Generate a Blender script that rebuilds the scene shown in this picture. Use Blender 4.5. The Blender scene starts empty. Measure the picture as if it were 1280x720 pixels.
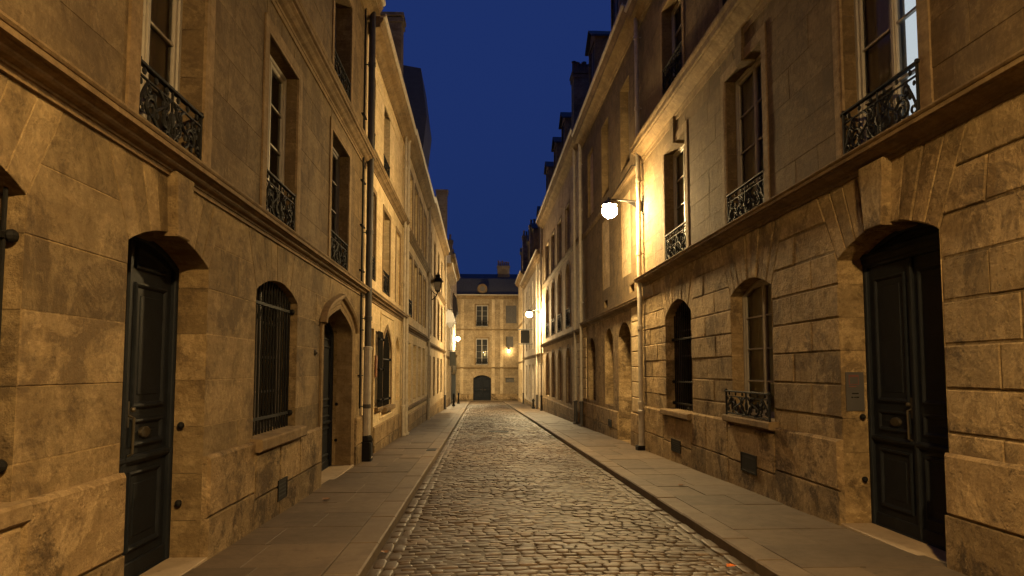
import bpy, math, random
from math import sin, cos, pi, radians, sqrt, atan, hypot
random.seed(7)
rnd = random.uniform
sc = bpy.context.scene
COL = sc.collection

# ------------------------------------------------------------------ ground profile
SLOPE = 0.0235
def gz(y):                       # pavement level along the street (it runs gently downhill)
    return 0.09 - SLOPE * y
KERB = 0.11
def rz(y):
    return gz(y) - KERB
XL, XR, YE = -2.64, 4.29, 80.0
KL, KR = -1.05, 2.60            # kerb faces
YB = -14.0                       # where the street is cut off behind the viewer

# ------------------------------------------------------------------ materials
class NT:
    def __init__(s, name):
        s.m = bpy.data.materials.new(name); s.m.use_nodes = True
        s.t = s.m.node_tree; s.n = s.t.nodes; s.l = s.t.links
        s.n.clear()
        s.out = s.n.new('ShaderNodeOutputMaterial')
    def node(s, typ, **kw):
        n = s.n.new(typ)
        for k, v in kw.items(): setattr(n, k, v)
        return n
    def set(s, n, **kw):
        for k, v in kw.items():
            k = k.replace('_', ' ')
            n.inputs[k].default_value = v
        return n
    def link(s, a, b): s.l.new(a, b)
    def noise(s, vec, scale, detail=6, rough=0.6, dist=0.0):
        n = s.node('ShaderNodeTexNoise')
        n.inputs['Scale'].default_value = scale; n.inputs['Detail'].default_value = detail
        n.inputs['Roughness'].default_value = rough; n.inputs['Distortion'].default_value = dist
        s.link(vec, n.inputs['Vector']); return n.outputs['Fac']
    def ramp(s, fac, a, b, ca=(0,0,0,1), cb=(1,1,1,1)):
        r = s.node('ShaderNodeValToRGB')
        e = r.color_ramp.elements
        e[0].position = a; e[1].position = b; e[0].color = ca; e[1].color = cb
        s.link(fac, r.inputs['Fac']); return r.outputs['Color']
    def mix(s, fac, a, b, mode='MIX'):
        m = s.node('ShaderNodeMix', data_type='RGBA', blend_type=mode)
        if isinstance(fac, (int, float)): m.inputs[0].default_value = fac
        else: s.link(fac, m.inputs[0])
        for i, c in ((6, a), (7, b)):
            if isinstance(c, tuple): m.inputs[i].default_value = c
            else: s.link(c, m.inputs[i])
        return m.outputs[2]
    def math(s, op, a, b=None):
        m = s.node('ShaderNodeMath', operation=op)
        for i, c in enumerate((a, b)):
            if c is None: continue
            if isinstance(c, (int, float)): m.inputs[i].default_value = c
            else: s.link(c, m.inputs[i])
        return m.outputs[0]
    def bsdf(s, color, rough=0.8, metal=0.0, bump=None, spec=0.5, bstr=0.5, bdist=0.02, coat=0.0):
        b = s.node('ShaderNodeBsdfPrincipled')
        if isinstance(color, tuple): b.inputs['Base Color'].default_value = color
        else: s.link(color, b.inputs['Base Color'])
        if isinstance(rough, (int, float)): b.inputs['Roughness'].default_value = rough
        else: s.link(rough, b.inputs['Roughness'])
        b.inputs['Metallic'].default_value = metal
        b.inputs['Specular IOR Level'].default_value = spec
        b.inputs['Coat Weight'].default_value = coat
        if bump is not None:
            bn = s.node('ShaderNodeBump'); bn.inputs['Strength'].default_value = bstr
            bn.inputs['Distance'].default_value = bdist
            s.link(bump, bn.inputs['Height']); s.link(bn.outputs['Normal'], b.inputs['Normal'])
        s.link(b.outputs['BSDF'], s.out.inputs['Surface']); return b

def C4(r, g, b): return (r, g, b, 1.0)

def stone(name, base, dark=(0.062, 0.043, 0.026), stain=0.5, pale=0.35, streak=0.3, bstr=0.6, bdist=0.03, seed=0.0, pits=0.5):
    k = NT(name)
    tc = k.node('ShaderNodeTexCoord')
    mp = k.node('ShaderNodeMapping'); mp.inputs['Location'].default_value = (seed, seed * 1.7, seed * 0.6)
    k.link(tc.outputs['Object'], mp.inputs['Vector']); v = mp.outputs['Vector']
    at0 = k.node('ShaderNodeAttribute', attribute_name='tone')
    va = k.node('ShaderNodeVectorMath', operation='MULTIPLY_ADD')
    va.inputs[1].default_value = (1, 1, 1)
    k.link(v, va.inputs[0])
    cbn = k.node('ShaderNodeCombineXYZ')
    k.link(k.math('MULTIPLY', at0.outputs['Fac'], 53.0), cbn.inputs[0]); k.link(k.math('MULTIPLY', at0.outputs['Fac'], 31.0), cbn.inputs[2])
    k.link(cbn.outputs[0], va.inputs[2]); vb = va.outputs[0]
    big = k.noise(v, 0.55, 5, 0.6)
    mid = k.noise(vb, 2.6, 9, 0.7, 0.4)
    fine = k.noise(v, 20, 9, 0.75)
    grain = k.noise(v, 90, 3, 0.6)
    bed = k.node('ShaderNodeMapping'); bed.inputs['Scale'].default_value = (1.2, 1.2, 9)
    k.link(vb, bed.inputs['Vector'])
    bedn = k.noise(bed.outputs['Vector'], 1.6, 6, 0.6)
    rain = k.node('ShaderNodeMapping'); rain.inputs['Scale'].default_value = (5, 5, 0.35)
    k.link(v, rain.inputs['Vector'])
    rainn = k.noise(rain.outputs['Vector'], 1.0, 5, 0.6)
    r, g, b = base
    c = k.mix(k.ramp(big, 0.34, 0.66), C4(r*0.72, g*0.66, b*0.56), C4(r*1.16, g*1.16, b*1.14))
    c = k.mix(k.math('MULTIPLY', k.ramp(mid, 0.38, 0.66), 0.62), c, C4(r*0.48, g*0.42, b*0.33))
    c = k.mix(k.math('MULTIPLY', k.ramp(bedn, 0.45, 0.68), 0.5), c, C4(r*1.28, g*1.2, b*1.08))
    c = k.mix(k.math('MULTIPLY', k.ramp(rainn, 0.48, 0.72), streak), c, C4(r*0.42, g*0.37, b*0.31))
    # dark soot patches with ragged outlines
    patch = k.noise(v, 1.15, 14, 0.76, 0.5)
    c = k.mix(k.math('MULTIPLY', k.ramp(patch, 0.50, 0.57), stain), c, C4(*dark))
    patch2 = k.noise(vb, 3.7, 14, 0.76, 0.6)
    c = k.mix(k.math('MULTIPLY', k.ramp(patch2, 0.56, 0.64), stain*0.8), c, C4(dark[0]*0.8, dark[1]*0.75, dark[2]*0.7))
    # flaked pale places
    fl = k.noise(vb, 1.9, 14, 0.78, 0.7)
    c = k.mix(k.math('MULTIPLY', k.ramp(fl, 0.52, 0.57), pale), c, C4(min(1, r*1.75), min(1, g*1.72), min(1, b*1.65)))
    sm = k.noise(vb, 8.5, 12, 0.78, 0.5)
    c = k.mix(k.math('MULTIPLY', k.ramp(sm, 0.54, 0.60), 0.5), c, C4(r*0.42, g*0.36, b*0.27))
    c = k.mix(k.math('MULTIPLY', k.ramp(sm, 0.38, 0.44, (1,1,1,1), (0,0,0,1)), pale), c, C4(min(1, r*1.6), min(1, g*1.55), min(1, b*1.4)))
    c = k.mix(k.math('MULTIPLY', k.ramp(fine, 0.40, 0.60, (1,1,1,1), (0,0,0,1)), 0.45), c, C4(r*0.5, g*0.43, b*0.34))
    at = k.node('ShaderNodeAttribute', attribute_name='tone')
    c = k.mix(1.0, c, at.outputs['Color'], 'MULTIPLY')
    vo = k.node('ShaderNodeTexVoronoi'); vo.inputs['Scale'].default_value = 22
    k.link(v, vo.inputs['Vector'])
    pit = k.ramp(vo.outputs['Distance'], 0.05, 0.3)
    pm = k.math('MULTIPLY', k.ramp(k.noise(v, 3, 4, 0.6), 0.48, 0.62), pits)
    c = k.mix(k.math('MULTIPLY', k.math('MULTIPLY', k.ramp(vo.outputs['Distance'], 0.10, 0.22, (1,1,1,1), (0,0,0,1)), pm), 0.6), c, C4(r*0.3, g*0.25, b*0.2))
    h = k.math('ADD', k.math('MULTIPLY', mid, 1.3), k.math('MULTIPLY', fine, 0.8))
    h = k.math('ADD', h, k.math('MULTIPLY', grain, 0.12))
    h = k.math('ADD', h, k.math('MULTIPLY', k.math('MULTIPLY', pit, pm), 0.5))
    h = k.math('ADD', h, k.math('MULTIPLY', bedn, 0.25))
    k.bsdf(c, 0.9, bump=h, spec=0.25, bstr=min(1.0, bstr*1.25), bdist=bdist)
    return k.m

def paint(name, col, rough=0.45, var=0.25, bstr=0.25, metal=0.0, scale=6.0, spec=0.5):
    k = NT(name)
    tc = k.node('ShaderNodeTexCoord'); v = tc.outputs['Object']
    a = k.noise(v, scale, 8, 0.65); f = k.noise(v, scale * 9, 5, 0.6)
    r, g, b = col
    c = k.mix(k.ramp(a, 0.3, 0.72), C4(r*(1-var), g*(1-var), b*(1-var)), C4(r*(1+var), g*(1+var), b*(1+var)))
    ro = k.math('ADD', k.math('MULTIPLY', f, 0.25), rough - 0.12)
    k.bsdf(c, ro, metal=metal, bump=k.math('ADD', a, k.math('MULTIPLY', f, 0.3)), bstr=bstr, bdist=0.004, spec=spec)
    return k.m

def emis(name, col, strength):
    k = NT(name)
    e = k.node('ShaderNodeEmission'); e.inputs['Color'].default_value = C4(*col); e.inputs['Strength'].default_value = strength
    k.link(e.outputs[0], k.out.inputs['Surface']); return k.m

def glass(name):
    k = NT(name)
    tr = k.node('ShaderNodeBsdfTransparent'); tr.inputs['Color'].default_value = (0.82, 0.85, 0.84, 1)
    gl = k.node('ShaderNodeBsdfGlossy'); gl.inputs['Roughness'].default_value = 0.03
    tc = k.node('ShaderNodeTexCoord')
    bn = k.node('ShaderNodeBump'); bn.inputs['Strength'].default_value = 0.06; bn.inputs['Distance'].default_value = 0.02
    k.link(k.noise(tc.outputs['Object'], 2.2, 2, 0.5), bn.inputs['Height']); k.link(bn.outputs[0], gl.inputs['Normal'])
    fr = k.node('ShaderNodeFresnel'); fr.inputs['IOR'].default_value = 1.3
    mx = k.node('ShaderNodeMixShader')
    k.link(fr.outputs[0], mx.inputs[0]); k.link(tr.outputs[0], mx.inputs[1]); k.link(gl.outputs[0], mx.inputs[2])
    k.link(mx.outputs[0], k.out.inputs['Surface']); return k.m

def cobble_mat():
    k = NT('cobble_granite')
    tc = k.node('ShaderNodeTexCoord'); v = tc.outputs['Object']
    at = k.node('ShaderNodeAttribute', attribute_name='tone')
    big = k.noise(v, 0.35, 4, 0.6); mid = k.noise(v, 9, 6, 0.65); f = k.noise(v, 70, 4, 0.7)
    c = k.mix(k.ramp(mid, 0.3, 0.7), C4(0.066, 0.044, 0.025), C4(0.135, 0.092, 0.052))
    c = k.mix(k.ramp(big, 0.35, 0.65), c, k.mix(1.0, c, (0.72, 0.66, 0.62, 1), 'MULTIPLY'))
    c = k.mix(1.0, c, at.outputs['Color'], 'MULTIPLY')
    ro = k.math('ADD', k.math('MULTIPLY', mid, 0.35), 0.40)
    h = k.math('ADD', mid, k.math('MULTIPLY', f, 0.25))
    k.bsdf(c, ro, bump=h, bstr=0.5, bdist=0.012, spec=0.5)
    return k.m

def slab_mat(name, base, joint=False):
    k = NT(name)
    tc = k.node('ShaderNodeTexCoord'); v = tc.outputs['Object']
    at = k.node('ShaderNodeAttribute', attribute_name='tone')
    big = k.noise(v, 0.8, 6, 0.6); mid = k.noise(v, 5, 9, 0.7); f = k.noise(v, 120, 3, 0.6)
    sp = k.noise(v, 2.1, 10, 0.7, 0.8)
    r, g, b = base
    c = k.mix(k.ramp(big, 0.3, 0.7), C4(r*0.8, g*0.78, b*0.76), C4(r*1.15, g*1.14, b*1.12))
    c = k.mix(k.math('MULTIPLY', k.ramp(mid, 0.4, 0.7), 0.4), c, C4(r*0.6, g*0.57, b*0.54))
    c = k.mix(k.math('MULTIPLY', k.ramp(sp, 0.57, 0.66), 0.5), c, C4(r*0.45, g*0.42, b*0.4))
    c = k.mix(k.math('MULTIPLY', k.ramp(f, 0.55, 0.75), 0.35), c, C4(r*1.5, g*1.5, b*1.5))
    sp2 = k.noise(v, 0.9, 12, 0.75, 1.2)
    c = k.mix(k.math('MULTIPLY', k.ramp(sp2, 0.52, 0.60), 0.45), c, C4(r*0.5, g*0.46, b*0.42))
    vg = k.node('ShaderNodeTexVoronoi'); vg.inputs['Scale'].default_value = 3.2; k.link(v, vg.inputs['Vector'])
    c = k.mix(k.ramp(vg.outputs['Distance'], 0.055, 0.075, (0.6,0.6,0.6,1), (0,0,0,1)), c, C4(r*0.35, g*0.33, b*0.32))
    c = k.mix(1.0, c, at.outputs['Color'], 'MULTIPLY')
    k.bsdf(c, k.math('ADD', k.math('MULTIPLY', mid, 0.3), 0.55), bump=k.math('ADD', mid, k.math('MULTIPLY', f, 0.2)), bstr=0.45, bdist=0.01, spec=0.4)
    return k.m

def slate_mat():
    k = NT('slate')
    tc = k.node('ShaderNodeTexCoord')
    mp = k.node('ShaderNodeMapping'); mp.inputs['Scale'].default_value = (1, 1, 1)
    k.link(tc.outputs['Object'], mp.inputs['Vector']); v = mp.outputs['Vector']
    sx = k.node('ShaderNodeSeparateXYZ'); k.link(v, sx.inputs[0])
    cb = k.node('ShaderNodeCombineXYZ')
    k.link(k.math('ADD', sx.outputs[0], sx.outputs[1]), cb.inputs[0]); k.link(sx.outputs[2], cb.inputs[1])
    br = k.node('ShaderNodeTexBrick'); br.inputs['Scale'].default_value = 4.0
    br.inputs['Mortar Size'].default_value = 0.02
    br.inputs['Color1'].default_value = (0.045, 0.048, 0.055, 1); br.inputs['Color2'].default_value = (0.07, 0.072, 0.08, 1)
    br.inputs['Mortar'].default_value = (0.02, 0.02, 0.022, 1)
    k.link(cb.outputs[0], br.inputs['Vector'])
    c = k.mix(k.math('MULTIPLY', k.noise(v, 2, 8, 0.7), 0.5), br.outputs['Color'], (0.03, 0.03, 0.034, 1))
    k.bsdf(c, 0.6, bump=br.outputs['Fac'], bstr=-0.4, bdist=0.01)
    return k.m

def fabric(name, col, tr=0.0):
    k = NT(name)
    tc = k.node('ShaderNodeTexCoord'); v = tc.outputs['Object']
    c = k.mix(k.noise(v, 3, 5, 0.6), C4(*[x*0.8 for x in col]), C4(*col))
    k.bsdf(c, 0.95, spec=0.1); return k.m

M = dict(
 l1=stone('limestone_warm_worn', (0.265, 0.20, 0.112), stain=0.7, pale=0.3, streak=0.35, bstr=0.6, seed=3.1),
 l1up=stone('limestone_smooth_ashlar', (0.185, 0.138, 0.078), stain=0.55, pale=0.3, streak=0.45, bstr=0.4, seed=8.3, pits=0.2),  # smooth upper stone, its colour also darkened for the weak light above
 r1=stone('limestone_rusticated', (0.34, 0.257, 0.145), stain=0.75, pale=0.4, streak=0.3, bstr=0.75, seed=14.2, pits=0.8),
 r1up=stone('limestone_upper_dimmed', (0.172, 0.126, 0.068), stain=0.5, pale=0.28, streak=0.5, bstr=0.4, seed=21.0, pits=0.2),  # colour lowered so upper storeys look beyond the reach of the lamps
 plinth=stone('plinth_stone_worn', (0.36, 0.27, 0.155), stain=0.93, pale=0.4, streak=0.2, bstr=0.8, seed=31.0, pits=0.8),
 clean=stone('limestone_pale_clean', (0.74, 0.61, 0.40), stain=0.12, pale=0.15, streak=0.25, bstr=0.3, seed=41.0, pits=0.1),
 far=stone('limestone_distant', (0.55, 0.45, 0.30), stain=0.25, pale=0.15, streak=0.35, bstr=0.4, seed=52.0, pits=0.2),
 end=stone('limestone_end', (0.36, 0.29, 0.19), stain=0.3, pale=0.2, streak=0.4, bstr=0.4, seed=57.0, pits=0.2),
 trim=stone('cornice_stone', (0.27, 0.20, 0.115), stain=0.4, pale=0.1, streak=0.5, bstr=0.35, seed=61.0, pits=0.2),
 white=stone('render_white', (0.62, 0.57, 0.50), stain=0.12, pale=0.1, streak=0.3, bstr=0.15, seed=71.0, pits=0.0),
 door=paint('door_paint_black_blue', (0.010, 0.012, 0.016), 0.6, 0.3, 0.3, spec=0.15),
 iron=paint('wrought_iron', (0.009, 0.0085, 0.008), 0.7, 0.3, 0.3, spec=0.15),
 pipe=paint('zinc_pipe', (0.40, 0.35, 0.27), 0.55, 0.25, 0.3),
 pipedk=paint('dark_cast_pipe', (0.045, 0.04, 0.036), 0.5, 0.25, 0.3),
 frame=paint('window_frame_paint', (0.30, 0.27, 0.22), 0.5, 0.15, 0.2),
 framedk=paint('window_frame_dark', (0.10, 0.09, 0.085), 0.5, 0.2, 0.2),
 shutter=paint('shutter_paint_pale', (0.38, 0.33, 0.26), 0.6, 0.2, 0.3),
 shutdk=paint('shutter_paint_grey', (0.10, 0.09, 0.08), 0.6, 0.25, 0.3),
 brass=paint('aged_brass', (0.055, 0.045, 0.03), 0.5, 0.3, 0.2, metal=0.5),
 steel=paint('brushed_steel', (0.075, 0.07, 0.068), 0.5, 0.12, 0.1, metal=0.3),
 dark=paint('dark_interior', (0.012, 0.011, 0.01), 0.8, 0.2, 0.1),
 curtain=fabric('curtain_cloth', (0.55, 0.48, 0.38)),
 roomdk=fabric('dark_room_cloth', (0.06, 0.055, 0.05)),  # added dark cloth, gives windows the darkness of unlit rooms
 canvas=fabric('canvas_cloth', (0.55, 0.55, 0.56)),
 canvdk=fabric('canvas_dark', (0.06, 0.055, 0.06)),
 glass=glass('window_glass'),
 slate=slate_mat(),
 zinc=paint('zinc_roof', (0.10, 0.105, 0.115), 0.5, 0.2, 0.2, metal=0.1),
 clay=paint('clay_pot', (0.13, 0.075, 0.05), 0.8, 0.3, 0.3),
 chim=stone('chimney_render', (0.20, 0.17, 0.14), stain=0.6, pale=0.1, streak=0.5, bstr=0.4, seed=81.0),
 cob=cobble_mat(),
 joint=slab_mat('sand_joint', (0.062, 0.043, 0.026)),
 slab=slab_mat('pavement_slab', (0.108, 0.077, 0.047)),
 kerb=slab_mat('kerb_granite', (0.13, 0.095, 0.06)),
 step=slab_mat('threshold_stone', (0.33, 0.26, 0.175)),
 leaf=paint('dead_leaf', (0.62, 0.16, 0.02), 0.6, 0.3, 0.4, scale=40),
 leafbr=paint('brown_leaf', (0.20, 0.10, 0.045), 0.7, 0.3, 0.4, scale=40),
 red=paint('red_paint', (0.13, 0.045, 0.035), 0.5, 0.2, 0.2),
 lampbody=paint('lamp_body', (0.02, 0.019, 0.018), 0.5, 0.2, 0.2),
 shopdk=paint('shop_green_black', (0.03, 0.032, 0.028), 0.4, 0.2, 0.1),
 milk=paint('lantern_glass', (0.30, 0.26, 0.20), 0.25, 0.2, 0.05),
 orange=paint('orange_paper', (0.22, 0.10, 0.05), 0.7, 0.2, 0.2),
)
SOD = (1.0, 0.62, 0.24)
M['bulb'] = emis('sodium_bulb', (1.0, 0.69, 0.30), 1500.0)
M['bulbnear'] = emis('sodium_bulb_near', (1.0, 0.635, 0.245), 3200.0)
M['bulbend'] = emis('sodium_bulb_end', (1.0, 0.70, 0.33), 220.0)
M['bulbfar'] = emis('sodium_bulb_far', (1.0, 0.73, 0.36), 3400.0)
M['litroom'] = emis('lit_curtain', (0.86, 0.93, 1.0), 0.75)
M['shoplit'] = emis('lit_shop_window', (1.0, 0.86, 0.58), 1.6)

# ------------------------------------------------------------------ mesh building
class MB:
    def __init__(s): s.v = []; s.f = []; s.t = []
    def add(s, vs, fs, tone=1.0):
        o = len(s.v); s.v += vs; s.t += [tone] * len(vs)
        s.f += [tuple(i + o for i in f) for f in fs]

def wloc(o):
    x = y = z = 0.0
    while o is not None:
        x += o.location.x; y += o.location.y; z += o.location.z; o = o.parent
    return x, y, z

def obj(name, mb, mat, parent=None, smooth=False, loc=None, **props):
    me = bpy.data.meshes.new(name)
    ox, oy, oz = (wloc(parent) if parent is not None else (0, 0, 0))
    if loc: ox += loc[0]; oy += loc[1]; oz += loc[2]
    me.from_pydata([(x - ox, y - oy, z - oz) for x, y, z in mb.v], [], mb.f)
    a = me.attributes.new('tone', 'FLOAT', 'POINT'); a.data.foreach_set('value', mb.t)
    me.materials.append(mat)
    if smooth: me.polygons.foreach_set('use_smooth', [True] * len(me.polygons))
    me.update()
    o = bpy.data.objects.new(name, me); COL.objects.link(o)
    if parent is not None: o.parent = parent
    if loc: o.location = loc
    for k2, v2 in props.items(): o[k2] = v2
    return o

def thing(name, label, cat, loc, group=None):
    o = bpy.data.objects.new(name, None); COL.objects.link(o)
    o.location = loc; o['label'] = label; o['category'] = cat
    o.empty_display_size = 0.2
    if group: o['group'] = group
    return o

class Fr:                      # a facade: u along it, v up, d out of the wall
    def __init__(s, o, U, N, mirror): s.o, s.U, s.N, s.m = o, U, N, mirror
    def P(s, u, v, d):
        return (s.o[0] + s.U[0]*u + s.N[0]*d, s.o[1] + s.U[1]*u + s.N[1]*d, v)
FL = Fr((XL, 0), (0, 1), (1, 0), False)
FRt = Fr((XR, 0), (0, 1), (-1, 0), True)
FE = Fr((0, YE), (1, 0), (0, -1), False)

def addf(mb, fr, pts, faces, tone=1.0):
    vs = [fr.P(*p) for p in pts]
    if fr.m: faces = [f[::-1] for f in faces]
    mb.add(vs, faces, tone)

def offs(pts, d, closed=True):   # inward offset (counter-clockwise outline)
    n = len(pts); out = []
    for i in range(n):
        p = pts[i]
        a = pts[i-1] if (closed or i > 0) else None
        b = pts[(i+1) % n] if (closed or i < n-1) else None
        ns = []
        for q0, q1 in ((a, p), (p, b)):
            if q0 is None or q1 is None: continue
            dx, dy = q1[0]-q0[0], q1[1]-q0[1]; l = hypot(dx, dy) or 1e-9
            ns.append((-dy/l, dx/l))
        if len(ns) == 1: nx, ny = ns[0]; sc_ = 1
        else:
            nx, ny = ns[0][0]+ns[1][0], ns[0][1]+ns[1][1]; l = hypot(nx, ny) or 1e-9
            nx /= l; ny /= l
            sc_ = 1 / max(0.35, nx*ns[0][0] + ny*ns[0][1])
        out.append((p[0] + nx*d*sc_, p[1] + ny*d*sc_))
    return out

def prism(mb, fr, pts, d0, d1, bev=0.0, tone=1.0, back=False):
    n = len(pts)
    ins = offs(pts, bev) if bev > 0 else pts
    P = [(u, v, d0) for u, v in pts] + [(u, v, d1-bev) for u, v in pts] + [(u, v, d1) for u, v in ins]
    F = [tuple(range(2*n, 3*n))]
    for i in range(n):
        j = (i+1) % n
        F.append((i, j, n+j, n+i))
        if bev > 0: F.append((n+i, n+j, 2*n+j, 2*n+i))
    if bev <= 0: F = [tuple(range(n, 2*n))] + F[1:]; P = P[:2*n]
    if back: F.append(tuple(range(n))[::-1])
    addf(mb, fr, P, F, tone)

def box(mb, fr, u0, u1, v0, v1, d0, d1, bev=0.0, tone=1.0, back=True):
    prism(mb, fr, [(u0, v0), (u1, v0), (u1, v1), (u0, v1)], d0, d1, bev, tone, back)

def sweep(mb, fr, prof, u0, u1, tone=1.0, dv=0.0):     # profile (d, v) drawn along u; dv: drop at the far end
    n = len(prof)
    L = max(1, int((u1-u0)/1.6)) ; 
    for s in range(L):
        a = u0 + (u1-u0)*s/L; b = u0 + (u1-u0)*(s+1)/L
        va = dv*(a-u0)/(u1-u0); vb = dv*(b-u0)/(u1-u0)
        P = [(a, v+va, d) for d, v in prof] + [(b, v+vb, d) for d, v in prof]
        F = [(i, n+i, n+i+1, i+1) for i in range(n-1)]
        addf(mb, fr, P, [f[::-1] for f in F], tone * rnd(0.9, 1.08))
    for u, o in ((u0, 0), (u1, dv)):
        addf(mb, fr, [(u, v+o, d) for d, v in prof], [tuple(range(n))], tone)

def ring(mb, fr, pts, prof, closed=True, tone=1.0):     # profile (inward offset, d) along an outline
    rows = [[(u, v, d) for u, v in offs(pts, o, closed)] for o, d in prof]
    n = len(pts); P = [p for r in rows for p in r]; F = []
    for k in range(len(prof)-1):
        for i in range(n if closed else n-1):
            j = (i+1) % n
            F.append((k*n+i, k*n+j, (k+1)*n+j, (k+1)*n+i))
    addf(mb, fr, P, F, tone)

def tube(mb, path, r, n=6, tone=1.0, caps=True, taper=None):
    m = len(path)
    rings = []
    prev = None
    for i in range(m):
        a = path[max(0, i-1)]; b = path[min(m-1, i+1)]
        t = [b[k]-a[k] for k in range(3)]; l = sqrt(sum(x*x for x in t)) or 1e-9; t = [x/l for x in t]
        if prev is None:
            ref = (0, 0, 1) if abs(t[2]) < 0.9 else (1, 0, 0)
        else: ref = prev
        dt = sum(ref[k]*t[k] for k in range(3))
        x = [ref[k]-dt*t[k] for k in range(3)]; l = sqrt(sum(q*q for q in x)) or 1e-9; x = [q/l for q in x]
        prev = x
        y = (t[1]*x[2]-t[2]*x[1], t[2]*x[0]-t[0]*x[2], t[0]*x[1]-t[1]*x[0])
        rr = r if taper is None else r*taper(i/(m-1))
        rings.append([tuple(path[i][k] + rr*(cos(2*pi*j/n)*x[k] + sin(2*pi*j/n)*y[k]) for k in range(3)) for j in range(n)])
    V = [p for q in rings for p in q]; F = []
    for i in range(m-1):
        for j in range(n):
            k = (j+1) % n
            F.append((i*n+j, i*n+k, (i+1)*n+k, (i+1)*n+j))
    if caps: F += [tuple(range(n))[::-1], tuple((m-1)*n + j for j in range(n))]
    mb.add(V, F, tone)

def lathe(mb, c, prof, n=14, axis='z', tone=1.0):       # profile (r, h)
    V = []; F = []
    for r, h in prof:
        for j in range(n):
            a = 2*pi*j/n
            p = (r*cos(a), r*sin(a), h)
            if axis == 'x': p = (h, r*cos(a), r*sin(a))
            if axis == 'y': p = (r*cos(a), h, r*sin(a))
            V.append((c[0]+p[0], c[1]+p[1], c[2]+p[2]))
    for i in range(len(prof)-1):
        for j in range(n):
            k = (j+1) % n
            F.append((i*n+j, i*n+k, (i+1)*n+k, (i+1)*n+j))
    mb.add(V, F, tone)

def ball(mb, c, r, sq=(1, 1, 1), n=10, m=6):
    V = []; F = []
    for i in range(m+1):
        a = pi*i/m - pi/2
        for j in range(n):
            b = 2*pi*j/n
            V.append((c[0]+r*sq[0]*cos(a)*cos(b), c[1]+r*sq[1]*cos(a)*sin(b), c[2]+r*sq[2]*sin(a)))
    for i in range(m):
        for j in range(n):
            k = (j+1) % n
            F.append((i*n+j, i*n+k, (i+1)*n+k, (i+1)*n+j))
    mb.add(V, F)

# ------------------------------------------------------------------ openings
class Op:
    def __init__(s, u0, u1, v0, vs, rise=0.0, arch='rect', dep=0.3, fan=None, fill='casement', k=0.5, nv=7, key=0, **kw):
        s.u0, s.u1, s.v0, s.vs, s.rise, s.arch, s.dep = u0, u1, v0, vs, rise, arch if rise > 0 else 'rect', dep
        s.fan, s.fill, s.k, s.nv, s.key, s.kw = fan, fill, k, nv, key, kw
        s.uc = (u0+u1)/2; s.w = u1-u0; s.top = vs+rise
    def h(s, u):
        if s.arch == 'rect': return s.vs
        x = max(-1, min(1, (u-s.uc)/(s.w/2)))
        if s.arch == 'seg':
            R = (s.w*s.w/4 + s.rise**2)/(2*s.rise)
            return s.vs + s.rise - R + sqrt(max(0, R*R - (x*s.w/2)**2))
        if s.arch == 'tudor':
            return s.vs + s.rise*(0.62*(1-abs(x)) + 0.38*sqrt(max(0, 1-x**4)))
        return s.vs + s.rise*(0.42*(1-abs(x)) + 0.58*sqrt(max(0, 1-x*x)))
    def outline(s, n=16, inset=0.0):
        if s.arch == 'rect': pts = [(s.u0, s.v0), (s.u1, s.v0), (s.u1, s.vs), (s.u0, s.vs)]
        else:
            pts = [(s.u0, s.v0), (s.u1, s.v0)]
            for i in range(n+1):
                u = s.uc + s.w/2*cos(pi*i/n)
                pts.append((u, s.h(u)))
        return offs(pts, inset) if inset else pts
    def eL(s, v): return s.u0 - s.k*max(0, v-s.vs)
    def eR(s, v): return s.u1 + s.k*max(0, v-s.vs)

def holed(mb, fr, u0, u1, v0, v1, ops, d, tone=1.0):
    us = sorted({u0, u1} | {x for o in ops for x in (o.u0, o.u1) if u0 < x < u1})
    for a, b in zip(us, us[1:]):
        cov = sorted([o for o in ops if o.u0 <= a+1e-6 and o.u1 >= b-1e-6 and o.v0 < v1 and o.top > v0], key=lambda o: o.v0)
        lo = v0
        for o in cov:
            if o.v0 > lo: addf(mb, fr, [(a, lo, d), (b, lo, d), (b, o.v0, d), (a, o.v0, d)], [(0, 1, 2, 3)], tone)
            if o.arch != 'rect':
                n = max(2, int(16*(b-a)/o.w))
                for i in range(n):
                    x0 = a+(b-a)*i/n; x1 = a+(b-a)*(i+1)/n
                    addf(mb, fr, [(x0, o.h(x0), d), (x1, o.h(x1), d), (x1, o.top, d), (x0, o.top, d)], [(0, 1, 2, 3)], tone)
            lo = o.top
        if lo < v1: addf(mb, fr, [(a, lo, d), (b, lo, d), (b, v1, d), (a, v1, d)], [(0, 1, 2, 3)], tone)

def tone_of(p): return rnd(1-p, 1+p)

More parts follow.
